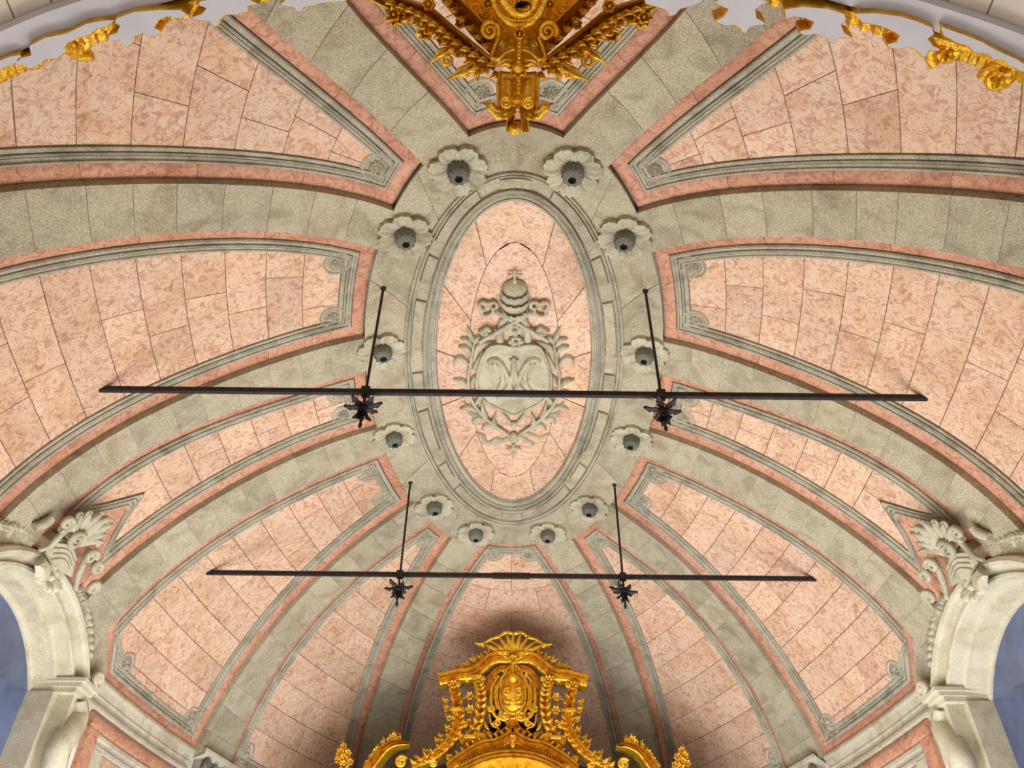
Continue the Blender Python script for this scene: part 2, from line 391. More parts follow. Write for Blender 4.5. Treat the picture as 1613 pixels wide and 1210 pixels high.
for name, p, courses, joints in PANELS:
    mb = MB()
    # backing bed, seen only in the joints
    stone(mb, p.st + .004, p.sb - .002, p.fA, p.fB, -.025, -.08, 44, 10, gap=.0)
    pan = mb.build('panel', 'joint', ceiling)
    # moulding
    loops = [PS(*(p.loop(RED_W + d).T), np.full(len(p.loop(RED_W + d)), h)) for d, h in MPROF]
    mb = MB(); mb.grid(np.stack(loops), smooth=False, closed=True)
    mo = mb.build('moulding', 'mould', pan)
    # red border: blocks along both sides, head and foot
    lt = p.len_at(p.sb)
    RP = [0, .02, .028, .028, .02, 0]
    nb = max(3, int(lt / 1.5))
    ends = np.linspace(0, lt, nb + 1)
    for w in 'AB':
        for i in range(nb):
            a, b = ends[i], ends[i + 1]
            ls = np.linspace(a + .004, b - .004, 6); sv = p.lev(ls)
            # mitre at head and foot: the inner edge is shorter
            mb = MB(); cols = []
            for d, hh in zip(np.linspace(0, RED_W, 6), RP):
                l2 = np.clip(ls, d, lt - d if not p.chev else lt); s2 = p.lev(l2)
                cols.append(PS(s2, p.side(w, s2, d), .01 + hh + 0 * s2))
            Gd = np.stack(cols, 1); mb.grid(Gd)
            for line in (Gd[:, 0], Gd[:, -1], Gd[0], Gd[-1]):
                mb.grid(np.stack([line, line + np.array([0, 0, .05])]), False)
            mb.build('border_stone', 'red', pan)
    for e in (0, 1):
        if e == 1 and p.chev: continue
        cols = []
        for d, hh in zip(np.linspace(0, RED_W, 6), RP):
            s1 = float(p.lev(d if e == 0 else lt - d)); sv = np.array([s1])
            a, b = p.side('A', sv, d)[0], p.side('B', sv, d)[0]; th = np.linspace(a, b, 13)
            cols.append(PS(s1 + 0 * th, th, .01 + hh + 0 * th))
        Gd = np.stack(cols, 1); nbk = 1 if np.linalg.norm(Gd[0, 0] - Gd[-1, 0]) < 2.2 else 2 if np.linalg.norm(Gd[0, 0] - Gd[-1, 0]) < 4 else 3
        for k in range(nbk):
            i0, i1 = k * 12 // nbk, (k + 1) * 12 // nbk
            mb = MB(); g = Gd[i0:i1 + 1].copy()
            if k: g[0] += (g[1] - g[0]) * .012
            mb.grid(g)
            for line in (g[:, 0], g[:, -1], g[0], g[-1]): mb.grid(np.stack([line, line + np.array([0, 0, .05])]), False)
            mb.build('border_stone', 'red', pan)
    if p.chev:                                   # red spandrel between the chevron and the window
        t = np.linspace(0, 1, 17); d = RED_W
        base = p.lev(p.len_at(p.chev[0]))
        a, b = p.side('A', np.array([base]), .0)[0], p.side('B', np.array([base]), .0)[0]
        th = a + (b - a) * t; sb = base - p.chev[1] * (1 - np.abs(2 * t - 1)) ** 1.35
        mb = MB(); q = np.linspace(0, 1, 8)[:, None]
        sv = sb + (1.0 - sb) * q
        mb.grid(PS(sv, th + 0 * q, .005 + 0 * sv)); mb.build('spandrel', 'red', pan)
    # marble slabs of the field
    d = FIELD_D - .012
    fA = lambda s, p=p, d=d: p.side('A', s, d); fB = lambda s, p=p, d=d: p.side('B', s, d)
    s0 = float(p.lev(d)); s1 = float(p.lev(lt - d))
    if p.chev:
        base = float(p.lev(p.len_at(p.chev[0]) - (d - RED_W) * 1.7)); amp = p.chev[1]
        bott = lambda t: base - amp * (1 - np.abs(2 * np.asarray(t) - 1)) ** 1.35
    cs = [s0] + [c for c in courses if s0 + .035 < c < (s1 - .012 if not p.chev else base - amp - .02)] + [s1]
    for i in range(len(cs) - 1):
        ts = [0.] + joints[i % len(joints)] + [1.]
        for ta, tb in zip(ts[:-1], ts[1:]):
            ta2 = ta + (rnd.uniform(-.05, .05) if 0 < ta < 1 else 0)
            if ta > 0: ta2 = keep
            tb2 = tb + (rnd.uniform(-.05, .05) if 0 < tb < 1 else 0); keep = tb2
            mb = MB()
            end = bott if (p.chev and i == len(cs) - 2) else cs[i + 1]
            stone(mb, cs[i], end, fA, fB, 0.0, -.03, 3, 10 if callable(end) else 4, gap=.006, tA=ta2, tB=tb2)
            mb.build('slab', 'pink', pan)
    # rounded corner plates with a small scallop flower
    for w in 'AB':
        for e in ((0, 1) if not p.chev else (0,)):
            dd = FIELD_D + .07
            sc = float(p.lev(dd if e == 0 else lt - dd)); thc = float(p.side(w, np.array([sc]), dd)[0])
            C, ex, ey, n = frame_at(sc, thc)
            mb = MB(); R = .225; k = 24
            an = np.linspace(0, 2 * math.pi, k, endpoint=False)
            def circ(r, h): return C + r * (np.cos(an)[:, None] * ex + np.sin(an)[:, None] * ey) + n * h
            mb.grid(np.stack([circ(R, -.04), circ(R, .018), circ(R - .025, .024), circ(R - .04, .02), circ(R - .045, -.01), circ(R - .06, -.01), circ(R - .065, .006), circ(R * .4, .006), circ(.001, .006)]), closed=True)
            pl = mb.build('corner_plate', 'mould', pan)
            mb = MB(); shell_boss(mb, C + n * .012, ex, ey, n, .105); mb.build('scallop', 'carve', pan)

# --- ring of granite blocks round the medallion
def ell(k):                                     # k = 0 outer moulding line ... 1 edge of the pink field
    A = HU * np.interp(k, [0, .55, 1], [.193, .159, .136]); B = HU * np.interp(k, [0, .55, 1], [.455, .415, .386]); c = HU * np.interp(k, [0, .55, 1], [-.018, -.028, -.033])
    return A, B, c
def pe(k, th, h):                               # a point on ellipse k, h below the flat crown of the vault
    A, B, c = ell(np.asarray(k, float)); t = np.radians(th)
    x, y = A * np.sin(t), c + B * np.cos(t)
    z = CAMZ + ZA + 0 * x
    return np.stack([x, YC + y, z - h], -1)
med = empty('medallion', (0, YC, CAMZ + ZA), ceiling); med.location = (0, 0, ZA - HU)
RO = [(.08, -.480), (.165, -.365), (.226, -.118), (.230, .119), (.167, .354), (.081, .462)]
def ang_of(x, y): return math.degrees(math.atan2(x / A0, y / B0))
angs = sorted([ang_of(HU * x, HU * y) for x, y in RO] + [-ang_of(HU * x, HU * y) for x, y in RO])
mids = [(angs[i] + angs[(i + 1) % 12] + (360 if i == 11 else 0)) / 2 for i in range(12)]
def ring_pt(th, q, h):
    so = s_ring(th); po = PS(so, th, h + 0 * so)
    # matching point on the moulding ellipse along the same ray
    A, B, c = ell(0.); t = np.radians(th)
    dx, dy = A0 * np.sin(t), B0 * np.cos(t)
    # intersect centre->(dx,dy) with ellipse centred c
    aa = (dx / A) ** 2 + (dy / B) ** 2; bb = -2 * dy * c / B ** 2; cc = (c / B) ** 2 - 1
    r = (-bb + np.sqrt(bb * bb - 4 * aa * cc)) / (2 * aa)
    pi = np.stack([dx * r, YC + dy * r, CAMZ + ZA - h + 0 * dx], -1)
    mx = po * (1 - q) + pi * q
    return mx
for i in range(12):
    a, b = mids[i - 1] - (360 if i == 0 else 0), mids[i]
    th = np.linspace(a + .12, b - .12, 17)[None, :]; q = np.linspace(0, 1.02, 6)[:, None]
    # the block follows the crown's curve between its two edges
    mb = MB(); g = ring_pt(th + 0 * q, (q + 0 * th)[..., None], RIB_H); bulge = (np.sin(np.pi * np.clip(q, 0, 1)) * .03 + 0 * th); g[..., 2] += bulge
    mb.grid(g); bt = g + np.array([0, 0, .16])
    for T, Bo in ((g[0], bt[0]), (g[-1], bt[-1]), (g[:, 0], bt[:, 0]), (g[:, -1], bt[:, -1])): mb.grid(np.stack([T, Bo]), False)
    mb.build('ring_stone', 'grey', med)
mb = MB(); th = np.linspace(0, 360, 97)[None, :]; q = np.linspace(0, 1, 6)[:, None]
g = ring_pt(th + 0 * q, (q + 0 * th)[..., None], RIB_H - .02); g[..., 2] += np.sin(np.pi * q) * .03; mb.grid(g); mb.build('ring_bed', 'gjoint', med)
# concentric mouldings
th = np.linspace(0, 360, 200, endpoint=False)
def oval_ring(name, prof, mat='mould'):
    mb = MB(); mb.grid(np.stack([pe(k, th, h) for k, h in prof]), smooth=False, closed=True); return mb.build(name, mat, med)
oval_ring('outer_moulding', [(-.05, .08), (-.03, .165), (.02, .175), (.06, .165), (.07, .13), (.10, .12), (.105, .15), (.13, .16), (.16, .15), (.165, .07)])
oval_ring('tablet_band', [(.15, .085), (.35, .085), (.58, .085)], 'grey')
oval_ring('inner_moulding', [(.55, .06), (.56, .15), (.60, .165), (.64, .15), (.645, .09), (.665, .085), (.70, .10), (.76, .125), (.80, .13), (.805, .085), (.825, .08), (.9, .07), (.905, .095), (.97, .095), (.975, .05), (1.0, -.03)])
TB = [(-7, 7), (18, 42), (47, 56), (62, 80), (86, 94), (100, 118), (124, 133), (138, 162), (173, 187)]
TB = TB + [(360 - b, 360 - a) for a, b in TB if not (a < 0 or a > 170)]
for a, b in TB:
    mb = MB(); tt = np.linspace(a, b, max(4, int((b - a) / 2)))[None, :]; kk = np.array([.20, .22, .5, .52])[:, None]
    hh = np.array([.07, .135, .135, .07])[:, None]
    mb.grid(pe(kk + 0 * tt, tt + 0 * kk, hh + 0 * tt), smooth=False)
    for e in (0, -1):
        l = pe(kk[:, 0], tt[0, e] + 0 * kk[:, 0], hh[:, 0]); mb.grid(np.stack([l, pe(kk[:, 0], tt[0, e] + 0 * kk[:, 0], .09 + 0 * hh[:, 0])]), False)
    mb.build('tablet', 'grey', med)
# pink slabs of the medallion: an inner oval and the slices round it
FA, FB, FC = ell(1.0)
def pf(r, t, h): t = np.radians(t); return np.stack(np.broadcast_arrays(FA * r * np.sin(t), YC + FC + FB * r * np.cos(t), CAMZ + ZA + .0 - h), -1)
def inner_r(t): t = np.radians(t); return 1 / np.sqrt((np.sin(t) / .60) ** 2 + (np.cos(t) / .79) ** 2)
mb = MB(); mb.grid(np.stack([pf(1.02, th, -.03), pf(.5, th, -.03), pf(.001, th, -.03)]), closed=True); mb.build('slab_bed', 'joint', med)
cut = [20, 52, 78, 100, 124, 154, 206, 236, 260, 282, 308, 340, 380]
for a, b in zip(cut[:-1], cut[1:]):
    tt = np.linspace(a + .25, b - .25, 9); mb = MB()
    g = np.stack([pf(inner_r(tt) + .003 + (1.01 - inner_r(tt) - .003) * q, tt, 0.) for q in np.linspace(0, 1, 4)]); mb.grid(g)
    for l in (g[0], g[-1], g[:, 0], g[:, -1]): mb.grid(np.stack([l, l + np.array([0, 0, .03])]), False)
    mb.build('slab', 'pink', med)
ycuts = [-1.0, -.42, .02, .45, 1.0]
for a, b in zip(ycuts[:-1], ycuts[1:]):
    rows = []
    for yy in np.linspace(a + .001, b - .001, 12):
        # half width of the inner oval at this height (fraction of its own length)
        Li = .79; y = yy * Li * .998
        w = .60 * math.sqrt(max(0, 1 - (yy * .999) ** 2)) * .992
        rows.append([(FA * w * q, YC + FC + FB * y, CAMZ + ZA) for q in np.linspace(-1, 1, 7)])
    mb = MB(); g = np.array(rows); mb.grid(g); mb.build('slab', 'pink', med)
CLIP[0] = False

# ------------------------------------------------------------------ carving tools, working in a plane of the place
class Frame:
    def __init__(f, O, ex, ey):
        f.O = np.array(O, float); f.ex = np.array(ex, float) / np.linalg.norm(ex); ey = np.array(ey, float)
        ey = ey - f.ex * ey.dot(f.ex); f.ey = ey / np.linalg.norm(ey); f.n = np.cross(f.ex, f.ey)
        if f.n.dot(np.array([0, 0, CAMZ]) - f.O) < 0: f.n = -f.n
    def at(f, x, y, h=0.): return f.O + f.ex * x + f.ey * y + f.n * h
    def P(f, xy, h):
        xy = np.asarray(xy, float); h = np.asarray(h, float) + 0 * xy[..., 0]
        return f.O + xy[..., :1] * f.ex + xy[..., 1:2] * f.ey + h[..., None] * f.n
    def px(f, pts):                               # where the sight line of a point of the photo meets this plane
        out = []
        for a, b in pts:
            r = ray(a, b); c = np.array([0, 0, CAMZ]); t = (f.O - c).dot(f.n) / r.dot(f.n); q = c + r * t - f.O
            out.append((q.dot(f.ex), q.dot(f.ey)))
        return np.array(out)
def spline(pts, n):
    """Catmull-Rom through the points"""
    p = np.asarray(pts, float)
    if len(p) == 2: return p[0] + (p[1] - p[0]) * np.linspace(0, 1, n)[:, None]
    q = np.vstack([2 * p[0] - p[1], p, 2 * p[-1] - p[-2]]); u = np.linspace(0, len(p) - 1 - 1e-6, n); i = u.astype(int); t = (u - i)[:, None]
    a, b, c, d = q[i], q[i + 1], q[i + 2], q[i + 3]
    return .5 * (2 * b + (c - a) * t + (2 * a - 5 * b + 4 * c - d) * t ** 2 + (3 * b - a - 3 * c + d) * t ** 3)
def nrm2(p):
    t = np.gradient(p, axis=0); t /= np.linalg.norm(t, axis=1, keepdims=True) + 1e-9
    return np.stack([-t[:, 1], t[:, 0]], 1)
FLIP = [1.0]
def sweep(mb, f, pts, prof, n=24, taper=None, smooth=True, raw=False, h0=0.):
    """profile (offset, height) drawn along a path in the plane"""
    p = np.asarray(pts, float) if raw else spline(pts, n); N = nrm2(p); k = np.ones(len(p)) if taper is None else np.interp(np.linspace(0, 1, len(p)), np.linspace(0, 1, len(taper)), taper)
    g = np.stack([f.P(p + N * (FLIP[0] * o * k)[:, None], h0 + (h - 0) * np.sqrt(k)) for o, h in prof], 1)
    mb.grid(g, smooth)
    for e in (0, -1): mb.add(g[e], [tuple(range(len(prof)))], False)
def rod(mb, f, pts, r, n=16, h=None, k=7, squash=1.0, raw=False):
    """round bar along a path; r may be a list (taper)"""
    p = np.asarray(pts, float) if raw else spline(pts, n); N = nrm2(p)
    rr = np.interp(np.linspace(0, 1, len(p)), np.linspace(0, 1, len(np.atleast_1d(r))), np.atleast_1d(r))
    hc = rr * .5 if h is None else (np.interp(np.linspace(0, 1, len(p)), np.linspace(0, 1, len(np.atleast_1d(h))), np.atleast_1d(h)))
    an = np.linspace(0, 2 * math.pi, k, endpoint=False)
    g = np.stack([f.P(p + N * (rr * math.cos(a))[:, None], hc + rr * squash * math.sin(a)) for a in an], 1)
    mb.grid(g, True, closed=True)
    for e in (0, -1): mb.add(g[e], [tuple(range(k))], False)
def spiral(c, r0, r1, turns, a0, n=28):
    t = np.linspace(0, 1, n); a = a0 + turns * 2 * math.pi * t; r = r0 + (r1 - r0) * t
    return np.stack([c[0] + r * np.cos(a), c[1] + r * np.sin(a)], 1)
def leaf(mb, f, pts, w, h=.05, n=9, h0=0., curl=0., lobes=0):
    """pointed leaf along a path, with a raised back and a grooved midrib"""
    p = spline(pts, n); N = nrm2(p); t = np.linspace(0, 1, n)
    ww = w * np.sin(np.pi * np.clip(t, .03, 1) ** .72) ** 1.0 + .003
    if lobes: ww = ww * (1 + .28 * np.cos(t * lobes * 2 * math.pi))
    hh = h0 + curl * t ** 2
    rows = [(-1, 0), (-.85, .45), (-.4, 1.), (0, .6), (.4, 1.), (.85, .45), (1, 0)]
    g = np.stack([f.P(p + N * (ww * o)[:, None], hh + (h * q) * (np.sin(np.pi * np.clip(t, .05, .97)) ** .5) - (.03 if q == 0 else 0)) for o, q in rows], 1)
    mb.grid(g)
def relief(mb, f, poly, h, h0=-.03, bev=.02, mi=(0, 0)):
    """flat carved piece with its own thickness and a chamfered edge"""
    p = np.asarray(poly, float)
    ar = .5 * np.sum(p[:, 0] * np.roll(p[:, 1], -1) - np.roll(p[:, 0], -1) * p[:, 1])
    if ar < 0: p = p[::-1]
    t = np.roll(p, -1, 0) - np.roll(p, 1, 0); t /= np.linalg.norm(t, axis=1, keepdims=True) + 1e-9; N = np.stack([-t[:, 1], t[:, 0]], 1)
    g = np.stack([f.P(p, h0), f.P(p, h - bev), f.P(p + N * bev, h)])
    mb.grid(g, False, closed=True, mi=mi[1]); mb.add(g[2], [tuple(range(len(p)))], False, mi[0])
def flower(mb, f, c, r, k=6, h=.08, h0=0., a0=0., cup=.5):
    for i in range(k):
        a = a0 + 2 * math.pi * i / k; d = np.array([math.cos(a), math.sin(a)]); c = np.asarray(c, float)
        leaf(mb, f, [c + d * r * .1, c + d * r * .6, c + d * r], r * .42, h * .6, 5, h0, curl=h * cup)
    ball(mb, f.P(np.array(c), h0 + h * .6), r * .26, 7, 5)
def beads(mb, f, pts, n, r, h=0.):
    for q in spline(pts, n): ball(mb, f.P(q, h + r * .4), r, 6, 4)
def disc(mb, f, c, rx, ry, prof, k=28):
    an = np.linspace(0, 2 * math.pi, k, endpoint=False)
    g = np.stack([f.P(np.stack([c[0] + rx * q * np.cos(an), c[1] + ry * q * np.sin(an)], 1), h) for q, h in prof])
    mb.grid(g, closed=True)

# ------------------------------------------------------------------ the twelve carved rosettes on the ring
rf = Frame((0, 0, 0), (1, 0, 0), (0, 1, 0)); rf.n = np.array([0, 0, -1.])
def petal_mesh():
    mb = MB(); nu, nv = 19, 11; g = np.zeros((nv, nu, 3))
    for j in range(nv):
        v = j / (nv - 1)
        for i in range(nu):
            u = i / (nu - 1) * 2 - 1
            half = math.radians(31) * math.sin(math.pi * (.16 + .64 * v)) ** .8
            r = .11 + .31 * v * (1 - .07 * u * u + .035 * math.cos(u * 3 * math.pi) * v)
            fold = .5 - .5 * math.cos(u * 3 * math.pi)
            h = .03 + .10 * math.sin(v * 2.5) ** 1.2 + .05 * u * u * v - .05 * fold * math.sin(v * 2.9) - .05 * math.exp(-(u / .13) ** 2) * math.sin(min(1, v * 1.4) * 3.1) + .04 * max(0, v - .75) * 4 * (1 - u * u)
            g[j, i] = (r * math.sin(u * half), r * math.cos(u * half), -h)
    mb.grid(g); rim = np.concatenate([g[:, 0][::-1], g[0], g[:, -1]]); rim = np.concatenate([g[0][::-1], g[:, 0], g[-1], g[:, -1][::-1]])
    low = rim.copy(); low[:, 2] = .04; mb.grid(np.stack([rim, low]))
    return mb.mesh('petal', 'carve', (0, 0, 0))
pm = petal_mesh()
mb = MB(); prof = [(.15, .0), (.16, .10), (.155, .17), (.125, .225), (.07, .255), (.045, .26)]
an = np.linspace(0, 2 * math.pi, 24, endpoint=False)
g = np.stack([np.stack([r * np.cos(an), r * np.sin(an), -h + .008 * np.sin(an * 6) * np.sin(h * 30) + 0 * an], 1) for r, h in prof]); mb.grid(g, closed=True)
for i in range(10):
    a = i * 2 * math.pi / 10
    ball(mb, (math.cos(a) * .125, math.sin(a) * .13, -.2), .03, 6, 4)
bm_ = mb.mesh('boss', 'boss', (0, 0, 0))
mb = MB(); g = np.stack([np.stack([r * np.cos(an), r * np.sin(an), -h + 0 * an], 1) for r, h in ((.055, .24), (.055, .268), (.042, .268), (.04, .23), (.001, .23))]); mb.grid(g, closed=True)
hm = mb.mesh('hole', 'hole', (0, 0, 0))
RLAB = ['at the head of the rib beside the hanging gilt pendant', 'below the pendant-side one, at the head of the second rib', 'crossed by the long hanger rod',
        'just below the long iron bar', 'beside the foot of the oval, above the short hanger rod', 'at the lowest rib, above the far narrow panel']
for k, (x, y) in enumerate(RO):
    for sd in (-1, 1):
        xx, yy = sd * x * HU, YC + y * HU
        s = s_of_xy(xx, yy); th = math.degrees(math.atan2(xx / (A0 + (A1 - A0) * s), (yy - YC) / (B0 + (B1 - B0) * s)))
        z = CAMZ + float(Zs(np.array(s))) - RIB_H + .02
        n = NRM(np.array(s), np.array(th))
        o = empty('rosette', (xx, yy, z)); o.rotation_euler = Vector((0, 0, -1)).rotation_difference(Vector(n)).to_euler()
        tag(o, 'carved stone rosette ' + RLAB[k] + (', left side' if sd < 0 else ', right side'), 'rosette', 'rosettes round the oval ring')
        for i in range(7):
            c = bpy.data.objects.new('petal', pm); COL.objects.link(c); c.parent = o; c.rotation_euler = (0, 0, 2 * math.pi * (i + .5 * (k % 2)) / 7 + rnd.uniform(-.06, .06))
            c.scale = (1, 1, 1) if i % 2 == 0 else (1, .97, .88)
        c = bpy.data.objects.new('boss', bm_); COL.objects.link(c); c.parent = o
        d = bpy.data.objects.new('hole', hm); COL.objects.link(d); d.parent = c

# ------------------------------------------------------------------ coat of arms in the medallion
fm = Frame((0, YC, CAMZ + ZA), (1, 0, 0), (0, -1, 0)); fm.n = np.array([0, 0, -1.])
def K(*pts): return fm.px([(660 + x / 3.667, 400 + y / 3.667) for x, y in pts])
arms = empty('coat_of_arms', (0, YC, CAMZ + ZA))
tag(arms, 'grey stone papal coat of arms with tiara, keys and monogram shield on the pink oval', 'coat of arms')
def part(name, fn, mat='carve', parent=arms, **kw):
    mb = MB(); fn(mb); return mb.build(name, mat, parent)
MX = 548
def mir(pts): return [(2 * MX - x, y) for x, y in pts]
UX = float(np.linalg.norm(K((500, 500))[0] - K((501, 500))[0]))       # metres per crop pixel across
# tiara
def tiara(mb):
    ys = [138, 150, 165, 185, 210, 235, 262, 285, 305, 320]; hw = [14, 40, 58, 68, 74, 80, 80, 76, 62, 40]
    g = []
    for y, w in zip(ys, hw):
        c = K((553, y))[0]; a = np.linspace(0, math.pi, 13)
        g.append(np.stack([fm.at(c[0] - math.cos(q) * w * UX, c[1], .03 + math.sin(q) * min(w, 70) * UX * .95) for q in a]))
    mb.grid(np.stack(g))
ti = part('tiara', tiara)
for yb, wb in ((196, 73), (244, 82), (298, 72)):
    def crown(mb, yb=yb, wb=wb):
        a = np.linspace(.05, math.pi - .05, 25); c = K((553, yb))[0]; dy = K((553, yb - 10))[0][1] - c[1]
        lift = lambda q, e: .03 + math.sin(q) * min(wb, 72) * UX + e
        sag = lambda q: dy * (-1.0) * math.sin(q)
        rows = []
        for k, e in ((-.6, 0), (-.6, .05), (.2, .055), (.9, .045)):
            rows.append([fm.at(c[0] - math.cos(q) * wb * UX * 1.03, c[1] + sag(q) + dy * (k + (.8 * (i % 4 == 2) if k == .9 else 0)), lift(q, e)) for i, q in enumerate(a)])
        mb.grid(np.array(rows), False)
    part('crown', crown, parent=ti)
def tcross(mb, x=553, y0=80, y1=140, ya=100, arm=34, w=7):
    for pts in ([(x, y1), (x, y0)], [(x - arm, ya), (x + arm, ya)]): rod(mb, fm, K(*pts), w * UX, 4, h=.08)
    for e in ((x, y0), (x - arm, ya), (x + arm, ya)): ball(mb, fm.P(K(e)[0], .08), w * 1.35 * UX, 6, 4)
part('cross', tcross, parent=ti); part('orb', lambda mb: ball(mb, fm.P(K((553, 140))[0], .07), 15 * UX), parent=ti)
# keys
for mirror in (False, True):
    mm = mir if mirror else (lambda q: q)
    def key(mb):
        rod(mb, fm, K(*mm([(445, 305), (560, 370), (745, 478)])), 13 * UX, 12, h=.14 if mirror else .11)
        for q in ((452, 310), (475, 323), (500, 338)): ball(mb, fm.P(K(*mm([q]))[0], .11), 18 * UX, 7, 5)
    ky = part('key', key)
    def bow(mb):
        rod(mb, fm, K(*mm([(440, 305), (452, 285), (440, 264), (415, 266), (398, 274), (375, 262), (350, 272), (352, 295), (362, 312), (366, 335), (392, 342), (420, 330), (440, 305)])), 11 * UX, 40, h=.07)
        rod(mb, fm, K(*mm([(400, 274), (402, 296)])), 8 * UX, 4, h=.07); rod(mb, fm, K(*mm([(364, 312), (385, 306)])), 8 * UX, 4, h=.07)
        rod(mb, fm, K(*mm([(420, 300), (450, 308)])), 13 * UX, 4, h=.06)
    part('bow', bow, parent=ky)
    part('bit', lambda mb: (relief(mb, fm, K(*mm([(662, 430), (700, 402), (755, 432), (715, 468)])), .1), relief(mb, fm, K(*mm([(700, 425), (730, 442), (712, 456), (690, 440)])), .125)), parent=ky)
# lappets and flowers between tiara and shield
for mirror in (False, True):
    mm = mir if mirror else (lambda q: q)
    part('lappet', lambda mb: sweep(mb, fm, K(*mm([(530, 345), (490, 375), (470, 430), (468, 505)])), [(-20 * UX, 0), (-20 * UX, .06), (0, .085), (20 * UX, .06), (20 * UX, 0)], 12, h0=.02))
part('flower', lambda mb: flower(mb, fm, K((560, 485))[0], 46 * UX, 6, .12, .05)); part('flower', lambda mb: flower(mb, fm, K((552, 425))[0], 50 * UX, 7, .1, .03, .4))
for q in ((515, 450), (590, 440)): part('leaf', lambda mb: leaf(mb, fm, K((550, 460), (q[0], q[1] - 20), (q[0] + (q[0] - 550) * .1, q[1] - 45)), 14 * UX, .06, h0=.04))
# shield
SH = [(410, 507), (470, 498), (548, 512), (626, 498), (690, 507), (725, 560), (752, 640), (762, 710), (750, 780), (700, 830), (620, 870), (548, 897), (476, 870), (396, 830), (346, 780), (336, 710), (346, 640), (372, 560)]
sh = part('shield', lambda mb: relief(mb, fm, K(*SH), .13, bev=.03))
def rim(mb):
    p = K(*SH, SH[0]); rod(mb, fm, p, 9 * UX, 60, h=.13)
part('shield_rim', rim, parent=sh)
def mono(mb):
    S = [[(432, 604), (414, 600), (408, 584), (428, 572), (462, 582), (500, 640), (524, 710), (548, 790)],
         [(545, 565), (540, 650), (515, 730), (455, 795)], [(452, 600), (482, 650), (478, 715), (436, 780)]]
    for a in S:
        for mm in (lambda q: q, mir):
            sweep(mb, fm, K(*mm(a)), [(-11 * UX, 0), (-10 * UX, .06), (0, .08), (10 * UX, .06), (11 * UX, 0)], 18, [.5, 1.1, 1.3, 1.3, 1], h0=.125)
    sweep(mb, fm, K((450, 694), (548, 690), (646, 694)), [(-7 * UX, 0), (-6 * UX, .03), (6 * UX, .03), (7 * UX, 0)], 6, h0=.125)
    for q in ((548, 566), (532, 576), (564, 576)): ball(mb, fm.P(K(q)[0], .16), 12 * UX, 7, 5)
part('monogram', mono, parent=sh)
for mirror in (False, True):
    mm = mir if mirror else (lambda q: q)
    part('scroll', lambda mb: (rod(mb, fm, K(*mm([(330, 715), (360, 690), (405, 692), (428, 720), (410, 738), (392, 725)])), [8 * UX, 13 * UX, 11 * UX, 6 * UX], 18, h=.1),
                               rod(mb, fm, K(*mm([(320, 790), (345, 762), (375, 775), (372, 800)])), 12 * UX, 12, h=.1), rod(mb, fm, K(*mm([(385, 790), (415, 762), (440, 785), (462, 800)])), 13 * UX, 12, h=.1)))
    def cord(mb):
        rod(mb, fm, K(*mm([(410, 835), (450, 875), (530, 968)])), 8 * UX, 12, h=.05)
        beads(mb, fm, K(*mm([(420, 845), (455, 880), (528, 965)])), 13, 12 * UX, .03)
    part('cord', cord)
part('fringe', lambda mb: beads(mb, fm, K((505, 842), (548, 852), (592, 842)), 9, 11 * UX, .1), parent=sh)
part('knob', lambda mb: ball(mb, fm.P(K((548, 972))[0], .06), 26 * UX, 10, 7)); part('knot', lambda mb: (ball(mb, fm.P(K((546, 1030))[0], .06), 22 * UX, 8, 6), relief(mb, fm, K((522, 1035), (570, 1035), (566, 1070), (528, 1070)), .1)))
part('ribbon', lambda mb: sweep(mb, fm, K((530, 1050), (480, 1072), (450, 1062), (410, 1085), (378, 1080), (372, 1045), (335, 1030)), [(-13 * UX, 0), (-12 * UX, .05), (0, .07), (12 * UX, .05), (13 * UX, 0)], 22, [.9, 1.1, 1, 1.2, .9, .6]))
part('ribbon', lambda mb: sweep(mb, fm, K((530, 1066), (470, 1082), (440, 1105)), [(-10 * UX, 0), (-9 * UX, .04), (9 * UX, .04), (10 * UX, 0)], 10))
part('ribbon', lambda mb: sweep(mb, fm, K((560, 1050), (600, 1060), (660, 1095)), [(-13 * UX, 0), (-12 * UX, .05), (0, .07), (12 * UX, .05), (13 * UX, 0)], 12))
part('ribbon', lambda mb: sweep(mb, fm, K((565, 1045), (620, 1030), (665, 1045), (700, 1058), (738, 1036)), [(-11 * UX, 0), (-10 * UX, .05), (0, .07), (10 * UX, .05), (11 * UX, 0)], 18, [.9, 1.1, 1, 1.2, .5]))
part('cross', lambda mb: tcross(mb, 546, 1085, 1160, 1108, 34, 8))
LV = [[(320, 500), (300, 460), (280, 412)], [(308, 525), (275, 485), (238, 480)], [(300, 560), (265, 528), (228, 525)], [(298, 640), (245, 590), (215, 600), (204, 642)],
      [(288, 770), (250, 722), (198, 714)], [(292, 812), (255, 788), (218, 796)], [(335, 905), (290, 872), (234, 886)], [(372, 945), (330, 938), (310, 975)], [(470, 1010), (400, 975), (360, 1008)],
      [(318, 610), (345, 520), (420, 498)], [(312, 660), (345, 600), (372, 545)], [(300, 740), (330, 700), (395, 690)], [(318, 860), (345, 830), (352, 800)], [(400, 960), (372, 900), (362, 845)],
      [(455, 1000), (432, 960), (446, 908)], [(322, 505), (340, 475), (372, 462)], [(345, 920), (300, 905), (260, 845)]]
for mirror in (False, True):
    mm = mir if mirror else (lambda q: q)
    br = part('laurel_branch', lambda mb: rod(mb, fm, K(*mm([(520, 1030), (440, 975), (360, 905), (300, 815), (286, 700), (305, 580), (322, 480)])), [11 * UX, 12 * UX, 9 * UX, 5 * UX], 26, h=.08))
    for l in LV: part('leaf', lambda mb: leaf(mb, fm, K(*mm(l)), 16 * UX, .09, 12, .03), parent=br)

